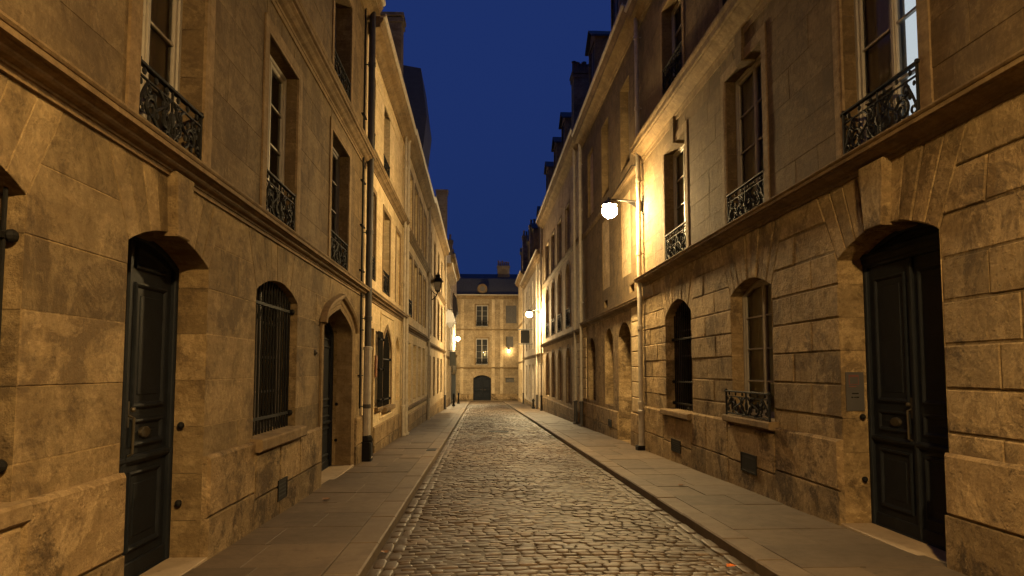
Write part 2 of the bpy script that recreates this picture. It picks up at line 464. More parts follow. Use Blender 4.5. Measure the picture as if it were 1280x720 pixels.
def masonry(mb, fr, u0, u1, courses, ops, blen=0.8, gap=0.004, bev=0.003, jit=0.002, tv=0.1, d=0.0, vgap=None):
    gv = gap/2; g = (gap if vgap is None else vgap)/2
    def blk(left, right, v0, v1, t0, t1, first, last):
        # left/right: functions of v; kinks: heights where the edge bends
        (fl, kl), (fr_, kr) = left, right
        at = lambda v, t: fl(v) + (fr_(v)-fl(v))*t
        if at(v0, t1)-at(v0, t0) < 0.03 and at(v1, t1)-at(v1, t0) < 0.03: return
        q = [(at(v0, t0)+g, v0+gv), (at(v0, t1)-g, v0+gv)]
        if last and kr and v0+0.02 < kr < v1-0.02: q.append((at(kr, t1)-g, kr))
        q += [(at(v1, t1)-g, v1-gv), (at(v1, t0)+g, v1-gv)]
        if first and kl and v0+0.02 < kl < v1-0.02: q.append((at(kl, t0)+g, kl))
        if q[1][0]-q[0][0] < 0.02: return
        prism(mb, fr, q, d-0.03, d+rnd(-jit, jit), bev*rnd(0.7, 1.3), tone_of(tv))
    def run(left, right, v0, v1, ci):
        vm = (v0+v1)/2; L = right[0](vm)-left[0](vm)
        if L < 0.05: return
        n = max(1, round(L/blen + rnd(-0.25, 0.25)))
        ts = [0] + [min(0.95, max(0.05, (i + (0.25 if ci % 2 else -0.25)*(n > 1) + rnd(-0.12, 0.12))/n)) for i in range(1, n)] + [1]
        for i in range(n): blk(left, right, v0, v1, ts[i], ts[i+1], i == 0, i == n-1)
    for ci, (c0, c1) in enumerate(courses):
        hit = []
        for o in ops:
            top = o.fan if o.fan else o.top
            if o.v0 < c1-0.02 and top > c0+0.02 and o.u1 > u0 and o.u0 < u1: hit.append(o)
        hit.sort(key=lambda o: o.u0)
        cur = (lambda v: u0, None)
        for o in hit:
            top = o.fan if o.fan else o.top
            if o.fan: e0, e1, kk = o.eL, o.eR, o.vs
            else: e0, e1, kk = (lambda v, o=o: o.u0), (lambda v, o=o: o.u1), None
            run(cur, (e0, kk), c0, c1, ci)
            if o.v0 > c0+0.02: run((e0, None), (e1, None), c0, o.v0, ci)
            if top < c1-0.02: run((e0, None), (e1, None), top, c1, ci)
            cur = (e1, kk)
        run(cur, (lambda v: u1, None), c0, c1, ci)

def voussoirs(mb, fr, o, gap=0.004, bev=0.003, jit=0.003, tv=0.1):
    n = o.nv
    bs = []
    for i in range(n+1):
        bs.append(o.u0 + o.w*i/n)
    tl, tr = o.eL(o.fan), o.eR(o.fan)
    for i in range(n):
        a, b = bs[i], bs[i+1]
        ta = tl + (tr-tl)*i/n; tb = tl + (tr-tl)*(i+1)/n
        g = gap/2
        low = [(a+g + (b-a-2*g)*j/4, 0) for j in range(5)]
        low = [(u, o.h(u)) for u, _ in low]
        pts = low + [(tb-g, o.fan-g), (ta+g, o.fan-g)]
        prism(mb, fr, pts, -0.03, rnd(-jit, jit)+0.002, bev, tone_of(tv))

def reveal(mb, fr, o, courses, dback, tv=0.1, bottom=True):
    vs = sorted({o.v0, o.vs} | {c for cc in courses for c in cc if o.v0 < c < o.vs})
    for u, flip in ((o.u0, 0), (o.u1, 1)):
        for a, b in zip(vs, vs[1:]):
            f = (0, 1, 2, 3) if flip else (3, 2, 1, 0)
            e = 0.004 if u == o.u0 else -0.004
            addf(mb, fr, [(u, a+0.002, -0.002), (u, a+0.002, -dback), (u, b-0.002, -dback), (u, b-0.002, -0.002)], [f], tone_of(tv))
    pts = [p for p in o.outline()[2:]] if o.arch != 'rect' else [(o.u1, o.vs), (o.u0, o.vs)]
    for p, q in zip(pts, pts[1:]):
        addf(mb, fr, [(p[0], p[1], -0.002), (q[0], q[1], -0.002), (q[0], q[1], -dback), (p[0], p[1], -dback)], [(3, 2, 1, 0)], tone_of(tv*0.6))
    if bottom:
        addf(mb, fr, [(o.u0, o.v0, 0), (o.u1, o.v0, 0), (o.u1, o.v0, -dback), (o.u0, o.v0, -dback)], [(0, 1, 2, 3)], 0.95)

# ------------------------------------------------------------------ parts of facades
def spiral(c, r0, r1, a0, turns, n=22):
    return [(c[0] + (r0+(r1-r0)*i/n)*cos(a0+turns*2*pi*i/n), c[1] + (r0+(r1-r0)*i/n)*sin(a0+turns*2*pi*i/n)) for i in range(n+1)]

def railing(fr, u0, u1, v0, v1, d, parent, detail=2):
    mb = MB(); w = u1-u0; h = v1-v0
    T = lambda pts, r, n=5: tube(mb, [fr.P(u, v, d) for u, v in pts], r, n)
    box(mb, fr, u0-0.03, u1+0.03, v1-0.02, v1+0.008, d-0.022, d+0.022, 0.005)
    box(mb, fr, u0, u1, v0, v0+0.022, d-0.012, d+0.012, 0.003)
    yb = v1-0.13*min(1, h/0.55)
    box(mb, fr, u0, u1, yb-0.008, yb+0.008, d-0.01, d+0.01, 0.002)
    for u in (u0+0.012, u1-0.012):
        box(mb, fr, u-0.014, u+0.014, v0-0.05, v1, d-0.014, d+0.014, 0.003)
        p = fr.P(u, v1+0.012, d); ball(mb, p, 0.026, (1, 1, 0.8), 8, 5)
    if detail >= 1:
        H = yb-v0-0.02; cx = (u0+u1)/2; b = v0+0.022
        nn = 14 if detail < 2 else 20
        for s in (-1, 1):
            q = w/2
            def S(pts): return [(cx + s*x*q, b + y*H) for x, y in pts]
            kx = H/q                                   # keeps circles round
            def spi(cxx, cyy, r0, r1, a0, tr): return [(x*1.0, y) for x, y in [(cxx + (px)*kx, cyy + py) for px, py in spiral((0, 0), r0, r1, a0, tr, nn)]]
            T(S(spi(0.20, 0.30, 0.25, 0.06, pi*1.5, -1.35)), 0.0145)
            T(S(spi(0.22, 0.74, 0.21, 0.05, pi*0.5, 1.3)), 0.0145)
            T(S(spi(0.62, 0.36, 0.30, 0.06, pi*0.9, -1.45)), 0.0159)
            T(S(spi(0.70, 0.80, 0.17, 0.05, pi*1.2, 1.3)), 0.0130)
            T(S(spi(0.88, 0.24, 0.17, 0.04, pi*0.4, -1.2)), 0.0130)
            T(S([(0.04 + 0.18*sin(pi*t/10)*1.2, t/10) for t in range(11)]), 0.0145)
            T(S([(0.40 + 0.16*sin(2*pi*t/12), t/12) for t in range(13)]), 0.0159)
            T(S([(0.97 - 0.26*(t/10)**1.5, 0.02 + 0.95*t/10) for t in range(11)]), 0.0145)
            if detail >= 2:
                for x, y, r in ((0.24, 0.52, 0.03), (0.44, 0.3, 0.026), (0.52, 0.7, 0.028), (0.8, 0.58, 0.028), (0.9, 0.85, 0.022), (0.1, 0.12, 0.024), (0.66, 0.08, 0.022)):
                    p = fr.P(cx+s*x*q, b+y*H, d); ball(mb, p, r, (0.55, 1, 1.3) if fr.U[1] else (1, 0.55, 1.3), 7, 5)
            for x in (0.18, 0.5, 0.82):
                p = fr.P(cx+s*x*q, (yb+v1)/2, d); ball(mb, p, 0.03, (0.5, 1, 1) if fr.U[1] else (1, 0.5, 1), 8, 5)
        T([(cx, v0), (cx, v1)], 0.012)
        p = fr.P(cx, b+0.5*H, d); ball(mb, p, 0.05, (0.5, 1, 1.4) if fr.U[1] else (1, 0.5, 1.4), 8, 6)
    return obj('railing', mb, M['iron'], parent)

def grille(fr, o, parent, d, step=0.115, bars=(0.12, 0.86)):
    mb = MB(); n = int(o.w/step)
    for i in range(n):
        u = o.u0 + o.w*(i+0.5)/n
        tube(mb, [fr.P(u, o.v0, d), fr.P(u, o.h(u), d)], 0.014, 6)
    for f in bars:
        v = o.v0 + (o.vs-o.v0)*f
        box(mb, fr, o.u0-0.04, o.u1+0.04, v-0.02, v+0.02, d-0.012, d+0.017, 0.003)
        for u in (o.u0+0.03, o.u1-0.03):
            ball(mb, fr.P(u, v, d+0.03), 0.04, (1, 1, 1), 8, 6)
    return obj('window_grille', mb, M['iron'], parent)

def curtain(fr, o, parent, d, mat):
    mb = MB(); n = int(o.w/0.035); P = []; F = []
    for i in range(n+1):
        u = o.u0-0.03 + (o.w+0.06)*i/n
        dd = d + 0.018*sin(u*31) + 0.01*sin(u*73+1)
        P += [(u, o.v0-0.05, dd), (u, o.top+0.05, dd)]
    F = [(2*i, 2*i+2, 2*i+3, 2*i+1) for i in range(n)]
    addf(mb, fr, P, F)
    return obj('curtain', mb, mat, parent, smooth=True)  # in the dark cloth it only stands in for an unlit room

def casement(fr, o, parent, mat=None, muntins=3, cur='curtain', lit=None, sub=True):
    mat = mat or M['frame']; D = o.dep; mb = MB()
    out = o.outline()
    ring(mb, fr, out, [(-0.02, -D-0.05), (-0.02, -D+0.035), (0.045, -D+0.035), (0.055, -D+0.02), (0.055, -D-0.05)])
    cx = o.uc; top = o.top-0.01
    win_bars = []
    for a, b in ((o.u0+0.055, cx-0.004), (cx+0.004, o.u1-0.055)):
        r = [(a, o.v0+0.055), (b, o.v0+0.055), (b, top-0.05), (a, top-0.05)]
        ring(mb, fr, r, [(0, -D-0.04), (0, -D+0.018), (0.04, -D+0.018), (0.052, -D+0.005), (0.052, -D-0.04)])
        for i in range(1, muntins+1):
            v = o.v0+0.055 + (top-0.105-o.v0)*i/(muntins+1)
            box(mb, fr, a+0.05, b-0.05, v-0.014, v+0.014, -D-0.03, -D+0.012, 0.004)
    box(mb, fr, cx-0.028, cx+0.028, o.v0+0.05, top-0.05, -D+0.0, -D+0.03, 0.008)
    w = obj('window', mb, mat, parent)
    if sub:
        for a, b in ((o.u0+0.09, cx-0.04), (cx+0.04, o.u1-0.09)):
            g = MB(); addf(g, fr, [(a, o.v0+0.09, -D-0.012), (b, o.v0+0.09, -D-0.012), (b, top-0.08, -D-0.012), (a, top-0.08, -D-0.012)], [(0, 1, 2, 3)])
            obj('pane', g, M['glass'], w)
        curtain(fr, o, w, -D-0.075, M[cur])
        if lit:
            g = MB(); addf(g, fr, [(lit[0], o.v0, -D-0.036), (lit[1], o.v0, -D-0.036), (lit[1], o.top, -D-0.036), (lit[0], o.top, -D-0.036)], [(0, 1, 2, 3)])
            obj('curtain', g, M['litroom'], w, label='bright curtain of the lit room')
    else:
        g = MB(); addf(g, fr, [(o.u0, o.v0, -D-0.03), (o.u1, o.v0, -D-0.03), (o.u1, o.top, -D-0.03), (o.u0, o.top, -D-0.03)], [(0, 1, 2, 3)])
        obj('pane', g, M['dark'], w)
    return w

def shutters(fr, o, parent, mat):
    D = o.dep; w = None
    for a, b in ((o.u0+0.005, o.uc-0.003), (o.uc+0.003, o.u1-0.005)):
        mb = MB()
        box(mb, fr, a, b, o.v0-0.02, o.top+0.03, -D-0.04, -D-0.012)
        z0, z1 = o.v0+0.01, o.top+0.02
        for (c0, c1) in ((a, a+0.07), (b-0.07, b)): box(mb, fr, c0, c1, z0, z1, -D-0.012, -D+0.012, 0.003)
        for t in (0.0, 0.33, 0.66, 0.96):
            v = z0+(z1-z0)*t; box(mb, fr, a+0.07, b-0.07, v, v+0.09, -D-0.012, -D+0.010, 0.003)
        n = int((z1-z0)/0.085)
        for i in range(n):
            v = z0+(z1-z0)*i/n
            addf(mb, fr, [(a+0.07, v, -D+0.004), (b-0.07, v, -D+0.004), (b-0.07, v+0.07, -D-0.011), (a+0.07, v+0.07, -D-0.011)], [(0, 1, 2, 3)])
        obj('shutter', mb, mat, parent)

def blind(fr, o, parent, mat):
    mb = MB(); D = o.dep
    n = max(2, int((o.top-o.v0)/0.42))
    for i in range(n):
        a = o.v0+(o.top-o.v0)*i/n; b = o.v0+(o.top-o.v0)*(i+1)/n
        m = o.u0 + o.w*rnd(0.3, 0.7)
        for c0, c1 in ((o.u0-0.02, m), (m, o.u1+0.02)):
            prism(mb, fr, [(c0+0.002, a+0.002), (c1-0.002, a+0.002), (c1-0.002, b+0.03 if i == n-1 else b-0.002), (c0+0.002, b+0.03 if i == n-1 else b-0.002)], -D-0.05, -D+rnd(-.002, .002), 0.003, tone_of(0.1))
    return obj('blind_infill', mb, mat, parent)

def door_panel(mb, fr, u0, u1, v0, v1, d, curved=None):
    r = [(u0, v0), (u1, v0), (u1, v1), (u0, v1)]
    if curved:
        n = 8; r = [(u0, v0), (u1, v0)] + [(u1+(u0-u1)*i/n, curved(u1+(u0-u1)*i/n)) for i in range(n+1)]
    ring(mb, fr, r, [(0, d), (0.0, d+0.02), (0.016, d+0.026), (0.03, d+0.018), (0.04, d+0.006), (0.055, d-0.012)])
    inn = offs(r, 0.055)
    addf(mb, fr, [(u, v, d-0.012) for u, v in inn], [tuple(range(len(inn)))])
    r2 = offs(r, 0.10)
    prism(mb, fr, r2, d-0.012, d+0.006, 0.014)

def door2(fr, o, parent, seam=None, transom=False, mid=1.02, label=None, plain=False):
    D = o.dep; seam = seam or o.uc
    mb = MB()
    ring(mb, fr, o.outline(), [(-0.03, -D-0.08), (-0.03, -D+0.05), (0.03, -D+0.05), (0.045, -D+0.04), (0.05, -D+0.03), (0.05, -D-0.08)])
    ltop = o.top+0.03
    if transom:
        ltop = o.vs-0.10
        sweep(mb, fr, [(-D-0.06, ltop), (-D+0.03, ltop), (-D+0.035, ltop+0.03), (-D+0.06, ltop+0.05), (-D+0.07, ltop+0.1), (-D+0.10, ltop+0.12), (-D+0.10, ltop+0.15), (-D-0.06, ltop+0.16)], o.u0-0.02, o.u1+0.02)
        addf(mb, fr, [(o.u0-0.05, ltop+0.1, -D+0.005), (o.u1+0.05, ltop+0.1, -D+0.005), (o.u1+0.05, o.top+0.1, -D+0.005), (o.u0-0.05, o.top+0.1, -D+0.005)], [(0, 1, 2, 3)])
        ring(mb, fr, [(o.u0+0.08, o.vs+0.09), (o.u1-0.08, o.vs+0.09)] + [(o.u1-0.08+(o.u0-o.u1+0.16)*i/10, o.h(o.u1-0.08+(o.u0-o.u1+0.16)*i/10)-0.07) for i in range(1, 10)], [(0, -D+0.005), (0, -D+0.03), (0.03, -D+0.03), (0.045, -D+0.006)])
    dr = obj('door', mb, M['door'], parent)
    if label: dr['label'] = label
    for a, b, s in ((o.u0+0.05, seam-0.004, 0), (seam+0.004, o.u1-0.05, 1)):
        lf = MB(); b0 = o.v0+0.012
        addf(lf, fr, [(a, b0, -D-0.05), (b, b0, -D-0.05), (b, ltop, -D-0.05), (a, ltop, -D-0.05), (a, b0, -D), (b, b0, -D), (b, ltop, -D), (a, ltop, -D)],
             [(0, 1, 5, 4), (1, 2, 6, 5), (2, 3, 7, 6), (3, 0, 4, 7), (4, 5, 6, 7)])
        box(lf, fr, a+0.002, b-0.002, b0, b0+0.17, -D-0.02, -D+0.022, 0.008)
        m = o.v0+mid
        e = 0.11
        door_panel(lf, fr, a+e, b-e, b0+0.26, m-0.12, -D)
        sweep(lf, fr, [(-D-0.01, m-0.06), (-D+0.02, m-0.055), (-D+0.045, m-0.02), (-D+0.045, m+0.005), (-D+0.02, m+0.02), (-D-0.01, m+0.022)], a, b)
        door_panel(lf, fr, a+e, b-e, m+0.09, m+0.32, -D)
        if transom: door_panel(lf, fr, a+e, b-e, m+0.42, ltop-0.14, -D)
        else:
            door_panel(lf, fr, a+e, b-e, m+0.42, o.vs-0.22, -D)
            door_panel(lf, fr, a+e, b-e, o.vs-0.10, o.vs, -D, curved=lambda u: o.h(u)-0.10)
        if s == 1: box(lf, fr, seam-0.035, seam+0.035, b0, ltop, -D-0.01, -D+0.035, 0.014)
        obj('door_leaf', lf, M['door'], dr)
    hd = MB()
    uu = seam + 0.075; v = o.v0+mid+0.36
    box(hd, fr, uu-0.02, uu+0.02, v-0.10, v+0.12, -D, -D+0.012, 0.003)
    tube(hd, [fr.P(uu, v-0.34, -D+0.02), fr.P(uu, v-0.32, -D+0.055), fr.P(uu, v-0.02, -D+0.06), fr.P(uu, v, -D+0.01)], 0.012, 7)
    ball(hd, fr.P(uu, v+0.05, -D+0.05), 0.024, (1, 1, 1), 9, 6)
    obj('handle', hd, M['brass'], dr)
    lp = MB()
    lu = seam+0.36 if o.u1-seam > 0.6 else seam+0.3
    prism(lp, fr, [(lu+0.09*cos(t*pi/8), o.v0+mid+0.2+0.05*sin(t*pi/8)) for t in range(16)], -D, -D+0.03, 0.008)
    obj('letter_plate', lp, M['brass'], dr)
    for u in (o.u1-0.0, ):
        for v in (0.55, 1.28):
            hb = MB(); c = fr.P(u-0.035, o.v0+v, -D+0.13)
            ball(hb, c, 0.033, (1, 1, 1), 9, 6)
            tube(hb, [fr.P(u+0.02, o.v0+v, -D+0.13), c], 0.02, 7)
            obj('door_stop', hb, M['iron'], dr)
    return dr

def vent(fr, u0, u1, v0, v1, parent, slats=6, d=0.06):
    mb = MB()
    ring(mb, fr, [(u0, v0), (u1, v0), (u1, v1), (u0, v1)], [(-0.015, d-0.02), (-0.012, d+0.008), (0.014, d+0.008), (0.016, d-0.03)])
    for i in range(slats):
        v = v0+(v1-v0)*(i+0.5)/slats; h = (v1-v0)/slats*0.3
        box(mb, fr, u0+0.01, u1-0.01, v-h, v+h, d-0.02, d+0.004)
    o = obj('vent', mb, M['iron'], parent)
    b = MB(); addf(b, fr, [(u0, v0, d+0.001), (u1, v0, d+0.001), (u1, v1, d+0.001), (u0, v1, d+0.001)], [(0, 1, 2, 3)])
    obj('vent_backing', b, M['dark'], o)

def pipe(fr, u, v0, v1, parent, d=0.11, r=0.055, mat='pipe', shoe='pipedk', shoeh=1.0, kink=None):
    mb = MB()
    tube(mb, [fr.P(u, v0+0.05, d), fr.P(u, v1, d)], r, 12)
    v = v0+1.2
    while v < v1:
        lathe(mb, fr.P(u, v, d), [(r, -0.05), (r+0.014, -0.045), (r+0.014, 0.045), (r, 0.05)], 12)
        box(mb, fr, u-0.012, u+0.012, v-0.012, v+0.012, -0.02, d)
        v += 1.95
    if kink:
        lathe(mb, fr.P(u, v1-0.02, d), [(r, -0.25), (r+0.05, -0.1), (r+0.09, 0.0), (r+0.09, 0.16), (r+0.02, 0.18)], 12)
    p = obj('downpipe', mb, M[mat], parent, smooth=False)
    s = MB()
    tube(s, [fr.P(u, v0-0.05, d), fr.P(u, v0+shoeh, d)], r+0.012, 12)
    lathe(s, fr.P(u, v0+shoeh-0.02, d), [(r+0.012, -0.04), (r+0.03, -0.03), (r+0.03, 0.03), (r, 0.05)], 12)
    tube(s, [fr.P(u, v0+0.16, d), fr.P(u, v0+0.06, d+0.02), fr.P(u, v0+0.02, d+0.10)], r+0.014, 12)
    obj('pipe_shoe', s, M[shoe], p)
    return p

def course_prof(v0, v1, P):        # a moulded string course
    h = v1-v0
    return [(-0.03, v0-h*0.25), (0.025, v0-h*0.25), (0.025, v0-h*0.02), (0.04, v0), (0.045, v0+h*0.10), (0.045+P*0.2, v0+h*0.16), (0.05+P*0.28, v0+h*0.24), (P*0.55, v0+h*0.32), (P*0.72, v0+h*0.40), (P*0.74, v0+h*0.47), (P*0.9, v0+h*0.48), (P*0.9, v0+h*0.72), (P*0.94, v0+h*0.74), (P, v0+h*0.84), (P, v0+h*0.93), (-0.03, v1)]

def cornice_prof(v0, v1, P):
    h = v1-v0
    return [(-0.03, v0), (0.04, v0), (0.05, v0+h*0.1), (0.09, v0+h*0.14), (P*0.35, v0+h*0.3), (P*0.5, v0+h*0.42), (P*0.82, v0+h*0.46), (P*0.82, v0+h*0.66), (P*0.88, v0+h*0.7), (P, v0+h*0.92), (P, v1), (-0.03, v1+0.05)]

def dormer(fr, u, v0, w, h, roof, d0=-0.12, dep=2.6, mat='zinc'):
    mb = MB()
    # cheeks, front with opening, gabled roof
    g = 0.32*w
    u0, u1 = u-w/2, u+w/2
    wo = Op(u0+0.16, u1-0.16, v0+0.5, v0+h-0.1, 0, 'rect', 0.1)
    holed(mb, fr, u0, u1, v0-0.6, v0+h, [wo], d0)
    addf(mb, fr, [(u0, v0+h, d0), (u1, v0+h, d0), (u, v0+h+g, d0)], [(0, 1, 2)])
    for x in (u0, u1):
        addf(mb, fr, [(x, v0-0.6, d0), (x, v0+h, d0), (x, v0+h, d0-dep), (x, v0-0.6, d0-dep)], [(0, 1, 2, 3)])
    o1 = obj('dormer', mb, M['trim'], roof)
    rf = MB()
    for s in (-1, 1):
        a = (u, v0+h+g+0.03); b = (u+s*(w/2+0.12), v0+h-0.06)
        P = []
        for d in (d0+0.14, d0-dep):
            P += [(a[0], a[1]+0.05, d), (b[0], b[1]+0.05, d), (b[0], b[1]-0.02, d), (a[0], a[1]-0.02, d)]
        addf(rf, fr, P, [(0, 1, 2, 3), (0, 4, 5, 1), (1, 5, 6, 2), (2, 6, 7, 3), (4, 7, 6, 5)])
    obj('dormer_roof', rf, M['slate'], o1)
    pn = MB()
    ring(pn, fr, wo.outline(), [(0, d0-0.12), (0, d0-0.05), (0.05, d0-0.05), (0.05, d0-0.1)])
    addf(pn, fr, [(wo.u0, wo.v0, d0-0.09), (wo.u1, wo.v0, d0-0.09), (wo.u1, wo.top, d0-0.09), (wo.u0, wo.top, d0-0.09)], [(0, 1, 2, 3)])
    box(pn, fr, u-0.025, u+0.025, wo.v0, wo.top, d0-0.1, d0-0.05)
    obj('dormer_window', pn, M['framedk'], o1)

def chimney(fr, u0, u1, d0, d1, v0, v1, parent, pots=4, mat='chim', across=True):
    mb = MB()
    box(mb, fr, u0, u1, v0, v1, d0, d1, 0.0)
    box(mb, fr, u0-0.05, u1+0.05, v1-0.30, v1-0.16, d0-0.05, d1+0.05, 0.0)
    box(mb, fr, u0-0.08, u1+0.08, v1-0.10, v1+0.02, d0-0.08, d1+0.08, 0.0)
    c = obj('chimney', mb, M[mat], parent)
    for i in range(pots):
        t = (i+0.5)/pots
        p = fr.P((u0+u1)/2, v1+0.02, d0+(d1-d0)*t) if across else fr.P(u0+(u1-u0)*t, v1+0.02, (d0+d1)/2)
        q = MB(); hh = rnd(0.45, 0.7)
        lathe(q, p, [(0.13, 0), (0.13, 0.05), (0.10, 0.1), (0.09, hh-0.08), (0.12, hh-0.06), (0.12, hh), (0.07, hh), (0.07, 0.1)], 10)
        obj('chimney_pot', q, M['clay'], c)

def courses_of(v0, v1, h):
    n = max(1, round((v1-v0)/h)); return [(v0+(v1-v0)*i/n, v0+(v1-v0)*(i+1)/n) for i in range(n)]

def roof_obj(fr, u0, u1, v, parent, run=1.7, rise=2.5, depth=9.0, front=0.0, mat='slate'):
    mb = MB()
    prof = [(front, v), (front-run, v+rise), (-depth/2, v+rise+1.0), (-depth+run, v+rise), (-depth, v)]
    sweep(mb, fr, prof, u0+0.004, u1-0.004)
    return obj('roof', mb, M[mat], parent)

def facade(fr, name, label, u0, u1, ops, bands, top, mats, plinth=None, group=None, depth=9.0, cornice=(0.35, 0.4), courses=(), roof=None, blen=1.0, base_v=None, gap=(0.006, 0.004), bev=(0.004, 0.003), jit=(0.003, 0.002), tv=(0.14, 0.08), mort=(1.35, 0.8), course_h=(0.41, 0.42), ground_v=None, bd=(-0.012, -0.005)):
    """bands: list of (v0, v1, mat key, level 0/1) stacked wall fields between the mouldings"""
    uc = (u0+u1)/2
    p0 = fr.P(uc, 0, 0)
    root = thing(name, label, 'building', (p0[0], p0[1], ground_v if ground_v is not None else gz(p0[1])), group)
    lo = bands[0][0]
    for bi, (v0, v1, mk, lv) in enumerate(bands):
        mb = MB()
        bo = [o for o in ops if o.v0 < v1-0.02 and o.top > v0+0.02]
        holed(mb, fr, u0+0.003, u1-0.003, v0, v1, bo, bd[lv], mort[lv])
        cs = courses_of(v0 if plinth is None or bi else v0, v1, course_h[lv])
        masonry(mb, fr, u0+0.004, u1-0.004, cs, bo, blen, gap[lv], bev[lv], jit[lv], tv[lv], vgap=min(0.007, gap[lv]))
        for o in bo:
            if o.fan: voussoirs(mb, fr, o, gap[lv], bev[lv], jit[lv], tv[lv])
            if v0 <= (o.v0+o.top)/2 <= v1:
                reveal(mb, fr, o, cs, o.dep+0.03, tv[lv], bottom=True)
        if bi == 0:      # flank and rear walls of the house, and the strip behind the mouldings
            for u in (u0+0.003, u1-0.003):
                addf(mb, fr, [(u, -4, -0.006), (u, top, -0.006), (u, top, -depth), (u, -4, -depth)], [(0, 1, 2, 3)], 0.9)
            addf(mb, fr, [(u0, -4, -depth), (u1, -4, -depth), (u1, top, -depth), (u0, top, -depth)], [(3, 2, 1, 0)], 0.9)
            holed(mb, fr, u0+.003, u1-.003, -4, lo, [o for o in ops if o.v0 < lo-0.02], -0.02, 0.8)
            for (c0, c1, P) in courses:
                addf(mb, fr, [(u0+.003, c0-.02, -0.02), (u1-.003, c0-.02, -0.02), (u1-.003, c1+.02, -0.02), (u0+.003, c1+.02, -0.02)], [(0, 1, 2, 3)], 0.8)
        obj('wall', mb, M[mk], root)
    for (c0, c1, P) in courses:
        mb = MB(); sweep(mb, fr, course_prof(c0, c1, P), u0+0.006, u1-0.006); obj('string_course', mb, M['trim'], root)
    if cornice:
        mb = MB(); sweep(mb, fr, cornice_prof(top-cornice[1], top, cornice[0]), u0+0.006, u1-0.006); obj('cornice', mb, M['trim'], root)
        gm = MB(); P = cornice[0]
        sweep(gm, fr, [(P-0.09, top+0.01), (P+0.02, top+0.01), (P+0.06, top+0.05), (P+0.06, top+0.11), (P+0.04, top+0.11), (P+0.03, top+0.06), (P-0.09, top+0.04)], u0+0.01, u1-0.01)
        obj('gutter', gm, M['pipe'], root)
    if plinth:
        t, segs = plinth
        for (a, b, vt) in segs:
            mb = MB()
            n = max(1, round((b-a)/1.3)); x = a
            bl = [a+(b-a)*(i+(rnd(-.2, .2) if 0 < i < n else 0))/n for i in range(n+1)]
            vm = (vt + gz((a+b)/2))/2 + 0.02 if fr is not FE else vt-0.5
            for c0, c1 in zip(bl, bl[1:]):
                prism(mb, fr, [(c0+0.003, -3.2), (c1-0.003, -3.2), (c1-0.003, vm-0.12), (c0+0.003, vm-0.12)], -0.05, t+rnd(-.005, .005), 0.006, tone_of(0.2)*0.72)
                prism(mb, fr, [(c0+0.003, vm-0.115), (c1-0.003, vm-0.115), (c1-0.003, vt), (c0+0.003, vt)], -0.05, t-0.004+rnd(-.004, .004), 0.028, tone_of(0.14))
            obj('plinth', mb, M['plinth'], root)
    return root

def arch_trim(fr, o, root, w=0.16, t=0.022, mat='trim'):
    mb = MB()
    out = o.outline()
    op = out[1:] + [out[0]] if True else out
    ring(mb, fr, op, [(0.004, -0.012), (0.004, t*0.8), (-w*0.25, t*0.8), (-w*0.3, t), (-w, t), (-w, -0.01)], closed=False)
    obj('window_surround', mb, M[mat], root)

def keystone(fr, o, root, vt, w0, w1, P, mat='trim'):
    mb = MB(); v = o.top-0.035
    prism(mb, fr, [(o.uc-w0/2, v), (o.uc+w0/2, v), (o.uc+w1/2, vt), (o.uc-w1/2, vt)], -0.3, P, 0.01)
    return obj('keystone', mb, M[mat], root)

def sill(fr, o, root, t=0.10, P=0.12, ext=0.10, mat='trim'):
    mb = MB()
    sweep(mb, fr, [(-o.dep, o.v0-t), (P-0.02, o.v0-t), (P, o.v0-t+0.02), (P, o.v0-0.015), (P-0.012, o.v0+0.004), (-o.dep, o.v0+0.02)], o.u0-ext, o.u1+ext)
    return obj('sill', mb, M[mat], root)

def fill(fr, o, root):
    k = o.fill; kw = o.kw
    if k == 'casement': w = casement(fr, o, root, kw.get('mat'), kw.get('mun', 3), kw.get('cur', 'curtain'), kw.get('lit'), kw.get('sub', True))
    elif k == 'bars':
        casement(fr, o, root, M['framedk'], 3, 'roomdk', None, True)
        grille(fr, o, root, kw.get('gd', -0.1), kw.get('step', 0.115), kw.get('bars', (0.12, 0.86)))
    elif k == 'shutter': shutters(fr, o, root, M[kw.get('sm', 'shutter')])
    elif k == 'blind': blind(fr, o, root, M[kw.get('bm', 'clean')])
    elif k == 'door': door2(fr, o, root, kw.get('seam'), kw.get('transom', False), kw.get('mid', 1.02))
    if kw.get('rail'):
        a, b, d = kw['rail']; railing(fr, o.u0+0.01, o.u1-0.01, a, b, d, root, kw.get('rdet', 2))
    if kw.get('sill'): sill(fr, o, root, *kw['sill'])
    if kw.get('trim'): arch_trim(fr, o, root, kw['trim'])

